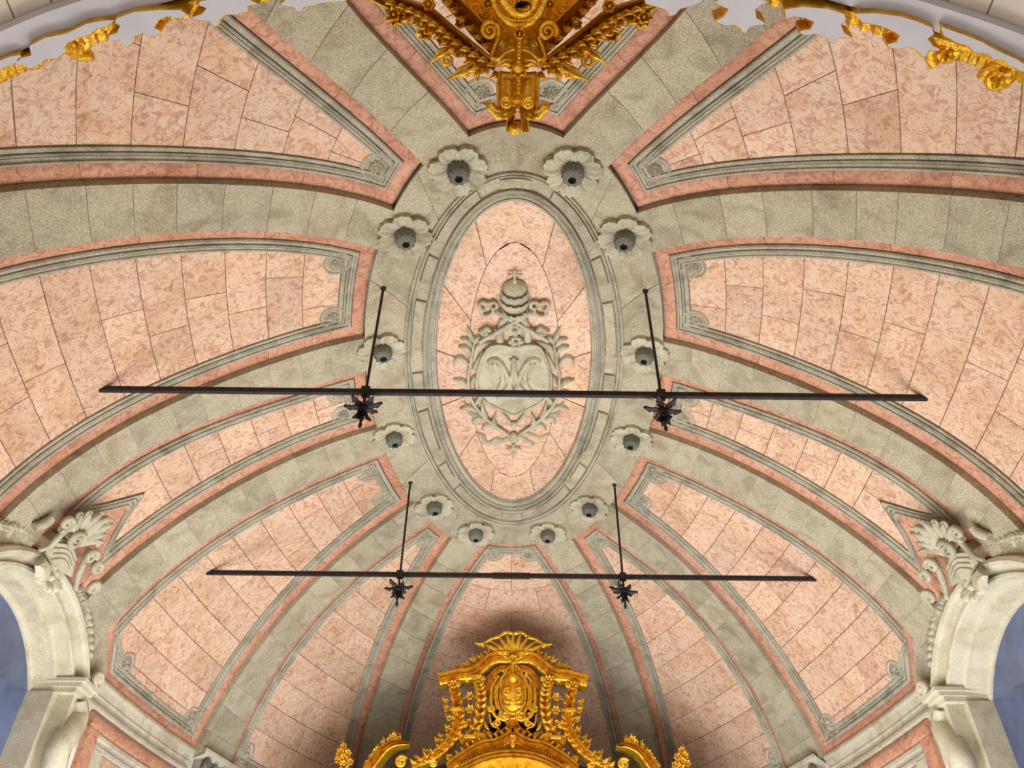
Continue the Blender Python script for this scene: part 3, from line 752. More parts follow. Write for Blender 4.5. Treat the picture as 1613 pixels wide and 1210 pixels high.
# ------------------------------------------------------------------ iron tie bars with hangers and leaf finials
def world_rod(mb, a, b, r, k=8):
    a, b = np.array(a, float), np.array(b, float); d = (b - a) / np.linalg.norm(b - a)
    u = np.cross(d, [.3, .9, .1]); u /= np.linalg.norm(u); w = np.cross(d, u); an = np.linspace(0, 2 * math.pi, k, endpoint=False)
    c = np.cos(an)[:, None] * u * r + np.sin(an)[:, None] * w * r; mb.grid(np.stack([a + c, b + c]), closed=True)
    mb.add(a + c, [tuple(range(k))], False); mb.add(b + c, [tuple(range(k))], False)
def wbox(mb, lo, hi):
    x0, y0, z0 = lo; x1, y1, z1 = hi
    mb.add([(x0, y0, z0), (x1, y0, z0), (x1, y1, z0), (x0, y1, z0), (x0, y0, z1), (x1, y0, z1), (x1, y1, z1), (x0, y1, z1)],
           [(0, 1, 2, 3), (4, 5, 6, 7), (0, 1, 5, 4), (1, 2, 6, 5), (2, 3, 7, 6), (3, 0, 4, 7)], False)
def fleaf():
    """one curling iron leaf, root at the origin, growing outwards along +x and drooping"""
    mb = MB(); n = 9; g = []
    for i in range(n):
        t = i / (n - 1); x = .02 + .26 * t; z = .05 * math.sin(t * 2.6) - .16 * t + .17 * max(0, t - .62) ** 1 * 1.4
        w = (.05 * math.sin(math.pi * min(1, t * .95 + .08)) ** .8) * (1 + .35 * math.cos(t * 19)) + .003
        g.append([(x, -w, z - .025), (x, -w * .4, z + .012), (x, 0, z), (x, w * .4, z + .012), (x, w, z - .025)])
    mb.grid(np.array(g)); g2 = np.array(g) - np.array([0, 0, .008]); mb.grid(g2)
    return mb.mesh('iron_leaf', 'iron', (0, 0, 0))
LM = fleaf()
for (y, zb, hx, lab) in ((8.75, 7.73, 2.08, 'long black iron tie bar crossing the coat of arms with two hanging leaf tufts'), (14.02, 7.80, 2.10, 'black iron tie bar with two leaf tufts just above the gilded organ crest')):
    z = CAMZ + zb
    # half length: where the bar meets the vault
    lo, hi = 3.0, 7.1
    for _ in range(40):
        q = (lo + hi) / 2
        if float(Zs(np.array(s_of_xy(q, y)))) > zb: lo = q
        else: hi = q
    L = lo + .05
    root = empty('tie_bar', (0, y, z)); tag(root, lab, 'tie bar', 'iron tie bars under the vault')
    mb = MB(); wbox(mb, (-L, y - .03, z - .035), (L, y + .03, z + .045)); (wbox(mb, (-.35, y - .042, z - .045), (.35, y + .042, z + .05)) if y > 10 else None); mb.build('bar', 'iron', root)
    for sd in (-1, 1):
        x = sd * hx; s = s_of_xy(x, y); zt = CAMZ + float(Zs(np.array(s)))
        mb = MB(); world_rod(mb, (x, y, z - .35), (x, y, zt), .022); wbox(mb, (x - .06, y - .06, z - .06), (x + .06, y + .06, z + .07)); ball(mb, (x, y, zt - RIB_H), .05); ho = mb.build('hanger', 'iron', root)
        mb = MB(); ball(mb, (x, y, z - .3), .07, 8, 6); world_rod(mb, (x, y, z - .3), (x, y, z - .6), .018, 6); ball(mb, (x, y, z - .6), .03, 6, 4, (1, 1, 1.8)); fi = mb.build('leaf_tuft', 'iron', root)
        base = Vector((x, y, z - .27)) - world_loc(fi)
        for ring, (cnt, sc, tilt) in enumerate(((6, .95, .3), (5, .75, -.7), (4, .6, -1.15))):
            for i in range(cnt):
                c = bpy.data.objects.new('iron_leaf', LM); COL.objects.link(c); c.parent = fi; c.location = base - Vector((0, 0, .03 * ring))
                c.rotation_euler = (0, -tilt + rnd.uniform(-.2, .2), 2 * math.pi * (i + .5 * ring) / cnt + rnd.uniform(-.2, .2)); c.scale = (sc, sc, sc)

# ------------------------------------------------------------------ walls below the vault (far half) and the rib capitals
def wpt(th, dz, inn):
    th = np.asarray(th, float); p = P0(1.0 + 0 * th, th); n = NRM(.9985 + 0 * th, th); n = n * np.array([1, 1, 0]); n /= np.linalg.norm(n, axis=-1, keepdims=True)
    q = p + n * np.asarray(inn)[..., None]; q[..., 2] = CAMZ + Z1 + dz; return q
def wband(mb, t0, t1, prof, n=20, smooth=False):
    th = np.linspace(t0, t1, n); g = np.stack([wpt(th, z + 0 * th, i + 0 * th) for i, z in prof]); mb.grid(g, smooth)
    for e in (0, -1): mb.add(g[:, e], [tuple(range(len(prof)))], False)
CORN = [(-.1, .02), (.10, .02), (.12, -.03), (.12, -.06), (.05, -.07), (.03, -.2), (.05, -.22), (.05, -.25), (.03, -.26), (.03, -.36), (.09, -.38), (.10, -.43), (-.1, -.45)]
for sd, nm in ((1, 'wall_right'), (-1, 'wall_left')):
    mb = MB(); wband(mb, sd * 20, sd * 80.9, [(-.05, 0), (-.05, -2.6), (-.3, -2.6), (-.3, 0)]); wl = mb.build(nm, 'gjoint'); tag(wl, kind='structure')
    for a, b in ((20, 57.6), (64, 72), (72, 80.9)):
        mb = MB(); wband(mb, sd * a, sd * b, CORN, 16); mb.build('cornice', 'pale', wl)
    for a, b in ((20, 40), (40, 58), (64, 70), (70, 78.6)):
        mb = MB(); wband(mb, sd * (a + .05), sd * (b - .05), [(-.05, -.45), (.03, -.46), (.06, -.55), (.06, -.64), (.03, -.72), (-.05, -.73)], 8, True); mb.build('border_stone', 'red', wl)
    mb = MB(); wband(mb, sd * 77.2, sd * 78.6, [(-.05, -.72), (.05, -.72), (.05, -2.6), (-.05, -2.6)], 4); mb.build('border_stone', 'red', wl)
    mb = MB(); wband(mb, sd * 64, sd * 77.2, [(-.05, -.73), (.06, -.74), (.06, -.8), (.02, -.82), (.02, -.88), (.05, -.9), (.05, -.95), (-.05, -.97)], 10); mb.build('moulding', 'pale', wl)
    mb = MB(); wband(mb, sd * 76.0, sd * 77.2, [(-.05, -.97), (.05, -.97), (.05, -2.6), (-.05, -2.6)], 4); mb.build('moulding', 'pale', wl)
    for a, b in ((64, 68), (68, 72), (72, 76)):
        mb = MB(); wband(mb, sd * (a + .04), sd * (b - .04), [(-.05, -.98), (.0, -.98), (.0, -1.7), (-.05, -1.7)], 5); mb.build('slab', 'pink', wl)
    # capital at the foot of the rib
    c0 = wpt(np.array(sd * 60.8), 0., np.array(.0)); n = NRM(np.array(.9985), np.array(sd * 60.8)); n[2] = 0; n /= np.linalg.norm(n); ex = np.array([-n[1], n[0], 0])
    fc = Frame(c0, ex, (0, 0, 1)); fc.n = n
    cap = empty('capital', c0 - np.array(world_loc(wl)), wl)
    mb = MB(); g = np.stack([np.stack([fc.at(x, z, h) for x in (-w, w)] ) for w, z, h in ((.50, .10, -.1), (.50, .10, .20), (.66, .04, .34), (.66, -.02, .34), (.56, -.05, .26), (.5, -.1, .22), (.5, -.1, -.1))])
    mb.grid(g, False)
    for e in (0, 1): mb.add(g[:, e], [tuple(range(len(g)))], False)
    mb.build('abacus', 'pale', cap)
    mb = MB(); sweep(mb, fc, [(0, -.1), (0, -1.2)], [(-.45, -.1), (-.45, .15), (.45, .15), (.45, -.1)], 6, smooth=False); mb.build('bell', 'mould', cap)
    for i, x in enumerate((-.38, -.13, .13, .38)):
        for z0, hh in ((-.8, .15), (-.55, .18)):
            mb = MB(); leaf(mb, fc, [(x, z0), (x, z0 + .25), (x * 1.1, z0 + .42)], .12, .08, 8, hh, curl=.14, lobes=3); mb.build('acanthus_leaf', 'boss', cap)
    for x in (-.42, .42): mb = MB(); rod(mb, fc, spiral((x, -.22), .11, .02, 1.6, 0, 20), .035, raw=True, h=.28); mb.build('volute', 'boss', cap)

# ------------------------------------------------------------------ side windows: built on the right, mirrored to the left
def mirrored(fn):
    """run a builder for the right side; give back its geometry for both sides"""
    mb = MB(); fn(mb); m2 = MB(); m2.v = [(-x, y, z) for x, y, z in mb.v]; m2.f = list(mb.f); m2.sm = list(mb.sm); m2.mi = list(mb.mi)
    return mb, m2
WX, WZ, WR = 7.0, 3.75, 2.55
fw = Frame((WX, YC, CAMZ), (0, 1, 0), (0, 0, 1)); fw.n = np.array([-1., 0, 0])
def arc(r, a0=37, a1=143, n=40):
    a = np.radians(np.linspace(a0, a1, n)); return np.stack([r * np.cos(a), WZ + r * np.sin(a)], 1)
wins = []
for nm, sd in (('window_1', 1), ('window_2', -1)):
    o = empty(nm, (sd * WX, YC, CAMZ + WZ)); tag(o, kind='structure'); wins.append(o)
def both(name, fn, mat, parents=None):
    res = []
    for mbx, par in zip(mirrored(fn), parents or wins): res.append(mbx.build(name, mat, par))
    return res
both('archivolt', lambda mb: sweep(mb, fw, arc(WR), [(-.04, -.6), (-.04, .10), (-.02, .16), (.04, .19), (.09, .17), (.115, .12), (.12, .0), (.19, -.03), (.195, .03), (.24, .03), (.25, -.0)], raw=True, smooth=False), 'cream')
both('reveal', lambda mb: sweep(mb, fw, arc(WR - .25), [(0, -.0), (0.01, -.22), (.06, -.24), (.06, -.30), (.09, -.56), (.14, -.58), (.14, -.9)], raw=True, smooth=False), 'cream')
def jamb(mb):
    for sg in (1, -1):
        y = 2.04 * sg
        for o, h0, h1 in ((0, -.8, .06), (-.16 * sg, -.8, -.2)):
            ys = sorted((y + o, y + o - .22 * sg)); wbox(mb, (WX - h1, YC + ys[0], CAMZ + 2.5), (WX - h0, YC + ys[1], CAMZ + 5.12))
both('jamb', jamb, 'cream')
def impost(mb):
    for sg in (1, -1):
        for z0, z1, e, hh in ((5.27, 5.33, .10, .26), (5.2, 5.27, .06, .2), (5.12, 5.2, .02, .12)):
            ys = sorted((2.08 * sg + e * sg, 1.72 * sg - e * sg)); wbox(mb, (WX - hh, YC + ys[0], CAMZ + z0), (WX + .6, YC + ys[1], CAMZ + z1))
both('impost', impost, 'cream')
for sg in (1, -1):
    both('scroll', lambda mb: (rod(mb, fw, [(2.0 * sg, 5.1), (2.12 * sg, 4.9), (2.0 * sg, 4.6), (1.85 * sg, 4.3), (1.95 * sg, 3.9)], [.1, .16, .2, .2, .2], 20, h=.1), rod(mb, fw, spiral((2.12 * sg, 5.45), .15, .03, 1.7, 0, 24), .06, raw=True, h=.2)), 'cream')
def pane(mb):
    p = np.concatenate([arc(WR - .36), [[-1.75, 2.5], [1.75, 2.5]]]); mb.add(fw.P(p, -.62), [tuple(range(len(p)))], False); mb.add(fw.P(p, -.66), [tuple(range(len(p)))], False)
both('pane', pane, 'glass')
both('soffit_panel', lambda mb: sweep(mb, fw, arc(WR - .31, 70, 110, 12), [(0, -.26), (.03, -.27), (.03, -.52), (0, -.53)], raw=True, smooth=False), 'cream')
# keystone flower
def Q(*pts, f=None): return f.px([(1400 + x / 4.653, 740 + y / 4.653) for x, y in pts])
fk = Frame((WX - .14, YC, CAMZ), (0, 1, 0), (0, 0, 1)); fk.n = np.array([-1., 0, 0])
UK = float(np.linalg.norm(Q((600, 800), f=fk)[0] - Q((601, 800), f=fk)[0]))
both('keystone_flower', lambda mb: flower(mb, fk, Q((655, 860), f=fk)[0], 62 * UK, 8, .16, .0), 'cream')
both('keystone_leaf', lambda mb: (leaf(mb, fk, Q((690, 900), (720, 800), (780, 775), f=fk), 45 * UK, .12, 10, .05, curl=.08, lobes=3), leaf(mb, fk, Q((640, 900), (600, 925), (575, 920), f=fk), 30 * UK, .1, 8, .05)), 'cream')

# shell crest over each window
fs = Frame((6.80, YC, CAMZ + 6.30), (0, 1, 0), (-.62, 0, 1.0))
US = float(np.linalg.norm(Q((500, 600), f=fs)[0] - Q((501, 600), f=fs)[0]))
crests = []
for sd, txt in ((1, 'right'), (-1, 'left')):
    o = empty('shell_crest', (sd * 6.8, YC, CAMZ + 6.3)); crests.append(tag(o, 'pale carved stone shell and scroll crest over the %s window arch' % txt, 'crest', 'crests over the side windows'))
def S(*p): return Q(*p, f=fs)
cb = lambda n, fn: both(n, fn, 'carve', crests)
cb('cartouche', lambda mb: (relief(mb, fs, S((455, 650), (500, 575), (580, 545), (650, 570), (690, 660), (650, 740), (560, 800), (500, 830), (470, 740)), .16, -.15, .05),
                            [rod(mb, fs, S((480 + 18 * i, 690 + 26 * i), (530 + 14 * i, 590 + 34 * i), (640 + 6 * i, 570 + 40 * i)), 7 * US, 10, h=.17) for i in range(4)]))
for i, (tx, ty) in enumerate(((255, 395), (285, 345), (350, 322), (425, 322), (490, 335), (535, 385), (300, 470), (315, 530))):
    cb('shell_lobe', lambda mb: leaf(mb, fs, S((470, 610), ((470 + tx) / 2 + 12, (610 + ty) / 2 - 22), (tx, ty)), 36 * US, .16, 10, .05, curl=.22, lobes=1))
for tx, ty, r in ((272, 392, 20), (345, 345, 22), (425, 340, 22), (495, 350, 22), (310, 470, 17), (345, 560, 16), (350, 640, 15)):
    cb('shell_curl', lambda mb: rod(mb, fs, spiral(S((tx, ty))[0], r * US, 4 * US, 1.3, 1.2, 16), 9 * US, raw=True, h=.25))
for (cx_, cy_), r, a0, tn in (((590, 400), 46, -1.6, 1.8), ((520, 525), 52, 1.2, 1.8), ((352, 715), 40, 2.5, 1.7), ((405, 640), 44, .2, 1.6), ((383, 868), 42, 0, 1.9)):
    cb('volute', lambda mb: rod(mb, fs, spiral(S((cx_, cy_))[0], r * US, 6 * US, tn, a0, 30), [17 * US, 15 * US, 9 * US], raw=True, h=.28, squash=1.3))
cb('strap', lambda mb: rod(mb, fs, S((560, 440), (620, 500), (690, 575), (770, 612)), [16 * US, 20 * US, 12 * US], 16, h=.22))
cb('strap', lambda mb: rod(mb, fs, S((400, 600), (430, 690), (470, 800), (490, 900)), [14 * US, 22 * US, 16 * US], 16, h=.2))
cb('strap', lambda mb: rod(mb, fs, S((640, 400), (690, 440), (770, 470)), [22 * US, 30 * US, 24 * US], 12, h=.1))
fg = Frame((WX - .02, YC, CAMZ), (0, 1, 0), (0, 0, 1)); fg.n = np.array([-1., 0, 0])
GL = [[(790, 585), (840, 545), (900, 510), (1010, 480), (1110, 470)], [(462, 930), (438, 985), (400, 1070), (372, 1190), (362, 1310), (366, 1440)]]
gar = []
for gi, path in enumerate(GL):
    gs = []
    for sd, txt in ((1, 'right'), (-1, 'left')):
        o = empty('leaf_garland', (sd * WX, YC, CAMZ + 6)); gs.append(tag(o, 'stone leaf garland ' + ('above' if gi == 0 else 'hanging beside') + ' the %s window arch' % txt, 'garland', 'garlands on the window arches'))
    pts = spline(Q(*path, f=fg), 12)
    both('stem', lambda mb: rod(mb, fg, pts, .09, 24, h=.02), 'carve', gs)
    for i in range(11):
        a, b = pts[i], pts[i + 1]; d = b - a; nn = np.array([-d[1], d[0]]); 
        for sg in (-1, 0, 1):
            both('leaf', lambda mb: leaf(mb, fg, [a, a + d * .6 + nn * sg * .32, a + d * 1.15 + nn * sg * .38], .06, .07, 7, .06 + (.05 if sg == 0 else 0), curl=.03), 'carve', gs)
    for i in (3, 7):
        a = pts[i]; d = pts[i + 1] - pts[i]; d /= np.linalg.norm(d); nn = np.array([-d[1], d[0]])
        both('ribbon', lambda mb: rod(mb, fg, [a - nn * .14, a + d * .05, a + nn * .14], .05, 8, h=[.06, .16, .06]), 'carve', gs)

# ------------------------------------------------------------------ gilded organ crest at the far end
YO = 18.5
fo = Frame((0, YO, CAMZ), (1, 0, 0), (0, 0, 1)); fo.n = np.array([0, -1., 0])
def T(*pts): return fo.px([(540 + x / 2.987, 805 + y / 2.987) for x, y in pts])
UO = float(np.linalg.norm(T((500, 1000))[0] - T((501, 1000))[0])); XM = T((800, 1000))[0][0]
def TM(pts, mirror):
    p = T(*pts)
    if mirror: p[:, 0] = 2 * XM - p[:, 0]
    return p
organ = empty('organ_crest', (XM, YO, CAMZ + 5.6)); tag(organ, 'gilded openwork crest with oval cartouche rising at the far end', 'organ crest')
def op(name, fn, sym=True, mat='gold'):
    for mirror in ((False, True) if sym else (False,)):
        FLIP[0] = 1.0 if mirror else -1.0
        mb = MB(); fn(mb, lambda *p: TM(p, mirror)); mb.build(name, mat, organ); FLIP[0] = 1.0
def mprof(w, h): return [(-w, -h * .5), (-w, h * .5), (-w * .7, h * .62), (-w * .6, h * .4), (-w * .2, h * .5), (0, h * .85), (w * .15, h * .55), (w * .5, h * .7), (w * .75, h * 1.0), (w, h * .9), (w, -h * .5)]
op('cornice', lambda mb, t: sweep(mb, fo, t((800, 712), (745, 706), (700, 716), (655, 752), (612, 782), (560, 788), (505, 800), (455, 812)), mprof(24 * UO, .34), 40, smooth=False))
op('inner_arch', lambda mb, t: sweep(mb, fo, t((800, 752), (752, 752), (715, 772), (692, 812), (684, 870)), mprof(11 * UO, .2), 22, smooth=False))
for a, b in (((800, 598), 17), ((770, 602), 17), ((735, 618), 16), ((700, 640), 14), ((665, 655), 12)):
    op('shell_flute', lambda mb, t: leaf(mb, fo, t((800, 725), ((800 + a[0]) / 2, (725 + a[1]) / 2 - 6), a), b * UO, .14, 10, .15, curl=.15), a[0] != 800)
op('shell_frill', lambda mb, t: (rod(mb, fo, t((800, 604), (765, 598), (735, 618), (700, 628), (660, 650), (625, 648)), [9 * UO, 8 * UO, 5 * UO], 26, h=.28), [leaf(mb, fo, t((x, y), (x - 14, y - 12), (x - 32, y - 6)), 9 * UO, .05, 7, .22) for x, y in ((745, 622), (705, 640), (668, 660), (690, 662))]))
op('oval_shield', lambda mb, t: disc(mb, fo, t((800, 875))[0], 62 * UO, 92 * UO, [(1.08, -.1), (1.08, .16), (1.0, .2), (.95, .12), (.9, .14), (.5, .22), (.001, .25)]), False)
op('oval_frame', lambda mb, t: rod(mb, fo, np.stack([t((800, 875))[0][0] + 78 * UO * np.cos(q := np.linspace(0, 2 * math.pi, 40)), t((800, 875))[0][1] + 112 * UO * np.sin(q)], 1), 8 * UO, raw=True, h=.12), False)
op('emblem', lambda mb, t: (rod(mb, fo, spiral(t((775, 872))[0], 22 * UO, 4 * UO, 1.4, 1.0, 20), 5 * UO, raw=True, h=.24), leaf(mb, fo, t((798, 905), (770, 915), (752, 885)), 9 * UO, .05, 8, .2), leaf(mb, fo, t((795, 925), (770, 935), (752, 925)), 8 * UO, .05, 8, .18)))
op('pendant', lambda mb, t: (ball(mb, fo.P(t((800, 812))[0], .3), 24 * UO), rod(mb, fo, t((800, 720), (800, 800)), 7 * UO, 6, h=.3), flower(mb, fo, t((800, 727))[0], 26 * UO, 7, .12, .3)), False)
op('ribbon', lambda mb, t: (rod(mb, fo, t((796, 738), (770, 770), (748, 815), (742, 850)), 5 * UO, 14, h=.25), rod(mb, fo, t((796, 738), (785, 790), (770, 835)), 4 * UO, 12, h=.26)))
op('strap', lambda mb, t: (rod(mb, fo, t((735, 785), (705, 830), (698, 900), (712, 965), (755, 990), (790, 975)), [8 * UO, 11 * UO, 8 * UO, 5 * UO], 26, h=.1), rod(mb, fo, t((722, 830), (716, 890), (728, 945)), 6 * UO, 14, h=.16)))
op('scroll', lambda mb, t: rod(mb, fo, spiral(t((762, 975))[0], 26 * UO, 5 * UO, 1.6, 2.2, 24), 8 * UO, raw=True, h=.15))
op('stem', lambda mb, t: sweep(mb, fo, t((800, 960), (796, 1000), (772, 1040), (740, 1062)), mprof(14 * UO, .2), 16, smooth=False))
for px_, py_, nm in ((640, 812, 1), (524, 838, 0)):
    op('capital', lambda mb, t: (flower(mb, fo, t((px_, py_))[0], 22 * UO, 6, .14, .22), rod(mb, fo, spiral(t((px_ - 18, py_ - 8))[0], 13 * UO, 3 * UO, 1.4, 0, 16), 6 * UO, raw=True, h=.22), rod(mb, fo, spiral(t((px_ + 20, py_ - 6))[0], 13 * UO, 3 * UO, 1.4, 2, 16), 6 * UO, raw=True, h=.22)))
op('pilaster', lambda mb, t: sweep(mb, fo, t((640, 825), (650, 870), (650, 935), (642, 1000), (612, 1062), (566, 1115)), mprof(20 * UO, .28), 30, [1, 1.1, .95, 1, 1], smooth=False))
op('pilaster', lambda mb, t: sweep(mb, fo, t((522, 845), (536, 890), (545, 960), (546, 1010), (520, 1075), (462, 1140), (385, 1188), (325, 1208)), mprof(20 * UO, .3), 40, [1, 1.1, .9, 1, .95, .9, .7, .5], smooth=False))
for q in ((535, 955), (600, 1085)): op('collar', lambda mb, t: relief(mb, fo, t((q[0] - 24, q[1] - 8), (q[0] + 24, q[1] - 8), (q[0] + 26, q[1] + 8), (q[0] - 26, q[1] + 8)), .34, .1, .01))
op('lattice_stem', lambda mb, t: (rod(mb, fo, t((596, 850), (590, 900), (602, 950), (596, 1020)), 5 * UO, 16, h=.0), rod(mb, fo, t((562, 885), (598, 872), (635, 880)), 4 * UO, 10, h=.0), rod(mb, fo, t((560, 945), (600, 930), (635, 945)), 4 * UO, 10, h=.0)))
for x, y, r in ((598, 878, 22), (600, 940, 24), (595, 1000, 15), (655, 880, 16), (535, 905, 15)): op('flower', lambda mb, t: flower(mb, fo, t((x, y))[0], r * UO, 6, .1, .06, x))
for x, y, r in ((492, 940, 17), (503, 985, 15), (500, 1035, 19), (452, 1095, 18), (470, 1075, 12), (397, 1148, 18), (358, 1180, 14), (488, 905, 12)):
    op('flower', lambda mb, t: (flower(mb, fo, t((x, y))[0], r * UO, 6, .1, .08, y), leaf(mb, fo, t((x, y), (x - 14, y - 16), (x - 20, y - 30)), 8 * UO, .05, 7, .06)))
for x, y in ((500, 782), (535, 765), (560, 745), (590, 735), (620, 712), (655, 700), (690, 680), (722, 672)):
    op('leaf_spray', lambda mb, t: (leaf(mb, fo, t((x + 14, y + 14), (x, y), (x - 6, y - 24)), 9 * UO, .06, 7, .1, curl=.08), leaf(mb, fo, t((x + 14, y + 14), (x - 10, y + 2), (x - 28, y - 4)), 9 * UO, .06, 7, .1, curl=.08), flower(mb, fo, t((x + 6, y - 2))[0], 10 * UO, 5, .06, .12)))
op('lower_arch', lambda mb, t: sweep(mb, fo, t((800, 1062), (765, 1090), (715, 1112), (665, 1118), (600, 1150), (540, 1190), (500, 1225)), mprof(17 * UO, .36), 30, smooth=False))
op('lower_arch', lambda mb, t: sweep(mb, fo, t((800, 1165), (720, 1172), (640, 1195), (560, 1235)), mprof(15 * UO, .4), 22, smooth=False))
op('spandrel', lambda mb, t: (relief(mb, fo, t((800, 1075), (765, 1100), (660, 1130), (560, 1200), (520, 1245), (800, 1245)), .08, -.15), flower(mb, fo, t((720, 1145))[0], 18 * UO, 6, .1, .1), beads(mb, fo, t((780, 1150), (700, 1158), (630, 1180), (570, 1215)), 14, 5 * UO, .12)))
op('drop', lambda mb, t: (flower(mb, fo, t((800, 1095))[0], 16 * UO, 6, .1, .3), leaf(mb, fo, t((800, 1100), (800, 1125), (800, 1150)), 12 * UO, .1, 8, .25)), False)
op('scroll', lambda mb, t: rod(mb, fo, spiral(t((645, 1085))[0], 28 * UO, 5 * UO, 1.7, .5, 24), 9 * UO, raw=True, h=.12))
op('vine', lambda mb, t: (rod(mb, fo, t((690, 960), (700, 1010), (735, 1030), (700, 1060), (660, 1040)), 6 * UO, 20, h=.05), leaf(mb, fo, t((700, 1010), (720, 1000), (740, 985)), 8 * UO, .05, 7, .06), leaf(mb, fo, t((690, 1040), (672, 1015), (668, 990)), 8 * UO, .05, 7, .06), flower(mb, fo, t((690, 1062))[0], 16 * UO, 6, .08, .08)))
op('horn_scroll', lambda mb, t: sweep(mb, fo, t((120, 1235), (165, 1175), (205, 1130), (255, 1106), (315, 1104)), mprof(24 * UO, .3), 24, [1.2, 1.1, 1, .8, .35], smooth=False))
op('scroll', lambda mb, t: rod(mb, fo, spiral(t((278, 1190))[0], 26 * UO, 5 * UO, 1.7, .5, 24), 9 * UO, raw=True, h=.12))
for x, y, r in ((240, 1072, 20), (222, 1085, 13), (265, 1080, 13), (165, 1135, 20), (140, 1165, 15), (120, 1195, 16), (190, 1100, 12)):
    op('flower', lambda mb, t: (flower(mb, fo, t((x, y))[0], r * UO, 6, .1, .08, y), leaf(mb, fo, t((x, y), (x + 6, y - 18), (x - 2, y - 34)), 8 * UO, .05, 7, .06)))
for x, y, r in ((8, 1118, 17), (-8, 1145, 20), (26, 1150, 20), (6, 1172, 22), (-18, 1180, 18), (38, 1190, 17), (10, 1205, 24)):
    op('urn_flower', lambda mb, t: (flower(mb, fo, t((x, y))[0], r * UO, 6, .12, .08, y), leaf(mb, fo, t((x, y), (x - 8, y - 18), (x - 4, y - 36)), 9 * UO, .05, 7, .06)))
op('urn', lambda mb, t: rod(mb, fo, t((8, 1140), (8, 1190), (8, 1260)), [8 * UO, 20 * UO, 34 * UO], 10, h=0))
for i in range(16):
    a_ = 2 * math.pi * i / 16; ca, sa = math.cos(a_), math.sin(a_)
    op('oval_leaf', lambda mb, t: leaf(mb, fo, t((800 + 84 * ca, 875 + 118 * sa), (800 + 98 * ca + 10 * sa, 875 + 132 * sa - 10 * ca), (800 + 104 * ca + 26 * sa, 875 + 138 * sa - 26 * ca)), 9 * UO, .06, 7, .05, curl=.05), False)
for i in range(9):
    x, y = spline(np.array([(640, 840), (650, 880), (650, 940), (640, 1010), (605, 1075)]), 9)[i]
    op('acanthus', lambda mb, t: (leaf(mb, fo, t((x, y), (x - 16, y - 6), (x - 26, y - 22)), 9 * UO, .06, 7, .2, curl=.05), leaf(mb, fo, t((x, y), (x + 16, y - 6), (x + 26, y - 20)), 9 * UO, .06, 7, .2, curl=.05)))
for i in range(14):
    x, y = spline(np.array([(530, 870), (545, 960), (540, 1030), (500, 1100), (430, 1160), (350, 1200)]), 14)[i]
    op('acanthus', lambda mb, t: (leaf(mb, fo, t((x, y), (x - 18, y - 4), (x - 30, y - 18)), 9 * UO, .06, 7, .16, curl=.06), leaf(mb, fo, t((x + 4, y), (x + 18, y + 6), (x + 30, y - 4)), 8 * UO, .06, 7, .12, curl=.06)))
for i in range(10):
    x, y = spline(np.array([(780, 1055), (720, 1085), (660, 1095), (600, 1125), (545, 1165)]), 10)[i]
    op('cresting', lambda mb, t: leaf(mb, fo, t((x + 6, y + 10), (x - 2, y - 6), (x - 14, y - 18)), 8 * UO, .05, 7, .2, curl=.05))
op('bead_row', lambda mb, t: beads(mb, fo, t((795, 735), (745, 730), (700, 742), (660, 775)), 14, 5 * UO, .3))
op('bead_row', lambda mb, t: (beads(mb, fo, t((800, 1092), (765, 1116), (715, 1138), (660, 1146), (600, 1178), (545, 1215)), 24, 5 * UO, .2),))
for q, r in (((585, 800), 14), ((700, 935), 20), ((730, 1005), 16), ((575, 1010), 15), ((560, 1075), 14), ((430, 1195), 16), ((505, 1165), 14)):
    op('scroll', lambda mb, t: rod(mb, fo, spiral(t(q)[0], r * UO, 4 * UO, 1.5, q[0], 20), 6 * UO, raw=True, h=.1))
op('shade_panel', lambda mb, t: relief(mb, fo, t((800, 770), (720, 800), (690, 900), (680, 1010), (560, 1130), (300, 1215), (300, 1260), (800, 1260)), -.45, -.55, .01), True, 'case')  # dark sheet painted as the shaded interior behind the crest
mb = MB(); wbox(mb, (-4.4, YO + .1, 0), (4.4, 21.5, CAMZ + 5.55)); mb.build('case', 'case', organ)  # unseen solid body, added to block light from below
mb = MB(); th = np.linspace(-79, 79, 60); mb.grid(np.stack([wpt(th, z + 0 * th, -.1 + 0 * th) for z in (0, -3, -7.2)])); wb = mb.build('wall_back', 'pale'); tag(wb, kind='structure')
mb = MB(); th = np.linspace(101, 259, 60); mb.grid(np.stack([wpt(th, z + 0 * th, -.1 + 0 * th) for z in (0, -3, -7.2)])); wb = mb.build('wall_front', 'pale'); tag(wb, kind='structure')

# ------------------------------------------------------------------ gilded canopy over the camera
HC = 5.0
fcn = Frame((0, 0, CAMZ + HC), (1, 0, 0), (0, 1, 0)); fcn.n = np.array([0, 0, -1.])
canopy = empty('canopy', (0, 2.0, CAMZ + HC)); tag(canopy, 'white painted canopy with planked soffit and gilded scalloped edge overhead', 'canopy')
def cp(name, fn, mat='gold'): mb = MB(); fn(mb); return mb.build(name, mat, canopy)
EDGE = [(-60, 118), (0, 88), (90, 50), (190, 18), (300, -12), (450, -40), (650, -62), (810, -70), (1000, -60), (1150, -42), (1290, -10), (1420, 28), (1530, 62), (1613, 92), (1680, 120)]
ed = spline(fcn.px(EDGE), 60)
cp('soffit_bed', lambda mb: mb.grid(np.stack([fcn.P(ed, -.12), fcn.P(ed * [1, 0] + [0, -1.0], -.12)])), 'gap')
xs = np.arange(-3.9, 3.9, .27)
for x in xs:
    ye = float(np.interp(x + .13, ed[:, 0], ed[:, 1]))
    cp('plank', lambda mb: wbox(mb, (x + .006, -1.0, CAMZ + HC + .06), (x + .264, ye - .1, CAMZ + HC + .10)), 'plank')
